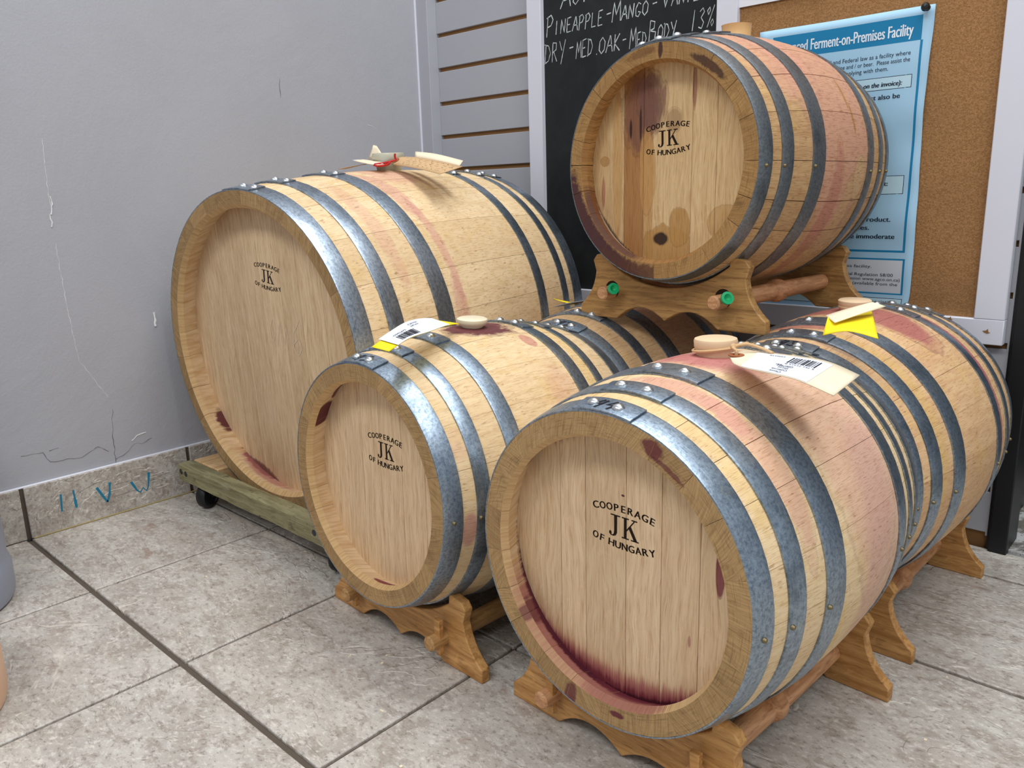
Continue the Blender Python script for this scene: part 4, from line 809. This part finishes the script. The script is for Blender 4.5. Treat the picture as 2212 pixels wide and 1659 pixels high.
# large barrel
tg, on = sheet('tag', [(0.126, 2.052, 2.151), (0.300, 2.052, 2.140), (0.511, 2.052, 2.108), (0.706, 2.052, 2.068)], [(0.142, 1.988, 2.102), (0.300, 1.946, 2.089), (0.511, 1.914, 2.060), (0.685, 1.893, 2.028)], MAN2, None, 16, 3, .08); tag(tg, 'long brown manila tag with handwriting on the large barrel', 'tag')
q = MB(); rh = random.Random(4)
for row in range(5):
    x = .2+rh.random()*.1
    while x < .9:
        pts = [(x+.012*k, .16+row*.16+rh.uniform(-.035, .035)) for k in range(rh.randint(3, 6))]; ribbon(q, pts, .006, rh); x += .012*len(pts)+.03
q.build('handwriting', PRN, tg, 0, fix=False, map=lambda x, y, z: on(x, y, .003))
q = MB(); q.lathe([(.010, 0), (.022, 0), (.022, .003), (.010, .003)], 14, closed=True); c_ = Vector(on(.08, .5, .003)); nn = (Vector(on(.08, .5, .01))-Vector(on(.08, .5, 0))).normalized(); mm = along(nn, c_); q.v = [tuple(mm @ Vector(v)) for v in q.v]; q.build('eyelet', EYE, tg, 40)
tg, on = sheet('tag', [(0.216, 2.125, 2.179), (0.405, 2.125, 2.155), (0.638, 2.125, 2.105)], [(0.258, 2.083, 2.142), (0.405, 2.073, 2.121), (0.659, 2.073, 2.074)], MAN, None, 10, 2); tag(tg, 'pale tag edge behind the long brown tag on the large barrel', 'tag')
tg, on = sheet('tag', [(-.165, 2.10, 2.240), (-.130, 2.10, 2.232)], [(-.175, 2.06, 2.150), (-.02, 2.06, 2.165)], MAN, None, 4, 4); tag(tg, 'small cream card standing upright behind the translucent bung', 'tag')
for A_, B_, mt, lb in (([(-.20, 2.00, 2.150), (.02, 1.99, 2.128), (.17, 1.97, 2.118)], [(-.13, 1.90, 2.142), (.05, 1.88, 2.118), (.19, 1.88, 2.106)], LAB, 'white card on top of the fan left of the translucent bung'),
      ([(-.335, 2.00, 2.100), (-.17, 1.98, 2.112), (-.03, 1.95, 2.120)], [(-.30, 1.91, 2.094), (-.15, 1.90, 2.104), (.0, 1.89, 2.110)], MAN2, 'brown card lowest in the fan left of the translucent bung'),
      ([(-.10, 1.96, 2.146), (.06, 1.95, 2.126), (.20, 1.93, 2.104)], [(-.06, 1.86, 2.136), (.08, 1.85, 2.112), (.22, 1.85, 2.094)], MAN, 'cream card fanned in front of the translucent bung')):
    tg, on = sheet('tag', A_, B_, mt, None, 10, 3); tag(tg, lb, 'tag')
q = MB(); sx_ = (.05, 1.93, 2.12)
for P_ in ([(.02, 1.96, 2.135), (.045, 1.955, 2.152), (.06, 1.955, 2.170)], [(.215, 1.97, 2.128), (.212, 1.965, 2.145), (.214, 1.965, 2.165)], [(.215, 1.97, 2.128), (.19, 1.90, 2.112), (.15, 1.85, 2.104), (.20, 1.84, 2.092), (.26, 1.86, 2.096), (.27, 1.88, 2.112), (.21, 1.88, 2.108)], [(.06, 1.955, 2.170), (.0, 2.0, 2.168)]):
    q.tube([tuple(a-b for a, b in zip(cat(P_, k/10), sx_)) for k in range(11)], .0065)
tag(q.build('string', REDS, None, 50, loc=sx_), 'red string tying the tags to the translucent bung', 'string')
# chalk figure on the large head
q = MB(); hand(q, '6', .30, -.02, .20, .010, .55, .05, rk); hand(q, '0', .10, .04, .13, .006, .5, .1, rk); ribbon(q, [(.17, .02), (.21, .15), (.23, .04)], .006, rk); ribbon(q, [(.24, .03), (.27, .14), (.28, .05)], .006, rk)
BIG = [o for o in bpy.data.objects if o.name == 'wine_barrel'][0]
CH2 = plain('faint_chalk', srgb(222, 200, 168), .9, 0, 0, .1); q.build('chalk_mark', CH2, BIG, 0, fix=False, map=lambda x, y, z: B1.loc(x-.13, .1285, y+.02))

# ---------------------------------------------------------------- containers at the left edge
GP = plain('grey_blue_plastic', srgb(150, 156, 172), .4, 0, .45, .01); PP = plain('peach_plastic', srgb(226, 184, 150), .4, 0, .45, .01)
q = MB(); q.lathe([(.42, 0), (.447, .012), (.455, .05), (.455, .16), (.448, .19), (.440, .215), (.444, .30), (.436, .45), (.405, .66), (.355, .86), (.30, 1.0), (.31, 1.02), (.31, 1.06), (.29, 1.07), (.27, 1.02), (0, 1.0)], 64)
tag(q.build('grey_drum', GP, None, 40, loc=(-.447, -.69, 0)), 'grey blue plastic drum at the left edge near the skirting', 'drum')
q = MB(); q.lathe([(.385, 0), (.405, .012), (.412, .05), (.412, .20), (.404, .235), (.402, .26), (.398, .31), (.38, .38), (.34, .46), (.25, .52), (.12, .55), (.10, .57), (.10, .66), (.11, .67), (.11, .70), (0, .70)], 64)
tag(q.build('peach_jug', PP, None, 40, loc=(.545, -.957, 0)), 'peach plastic jug at the lower left corner of the photo', 'jug')
# crumbs on the tiles
q = MB(); rr_ = random.Random(8)
for x, y in ((1.65, .55), (1.62, .60), (1.50, .50), (1.9, .35), (.3, .45), (-.55, .35), (3.5, 1.5), (3.45, 1.95), (3.25, 3.05), (3.9, 1.2), (.75, .1), (2.2, .2), (-.4, -.05)):
    q.box((x, y, .0), (x+rr_.uniform(.006, .02), y+rr_.uniform(.004, .01), .003))
o = q.build('crumbs', MAN, None, 0); tag(o, 'pale crumbs scattered on the floor tiles', 'crumbs', kind='stuff')
for o in bpy.data.objects:
    if '_b' in o: del o['_b']
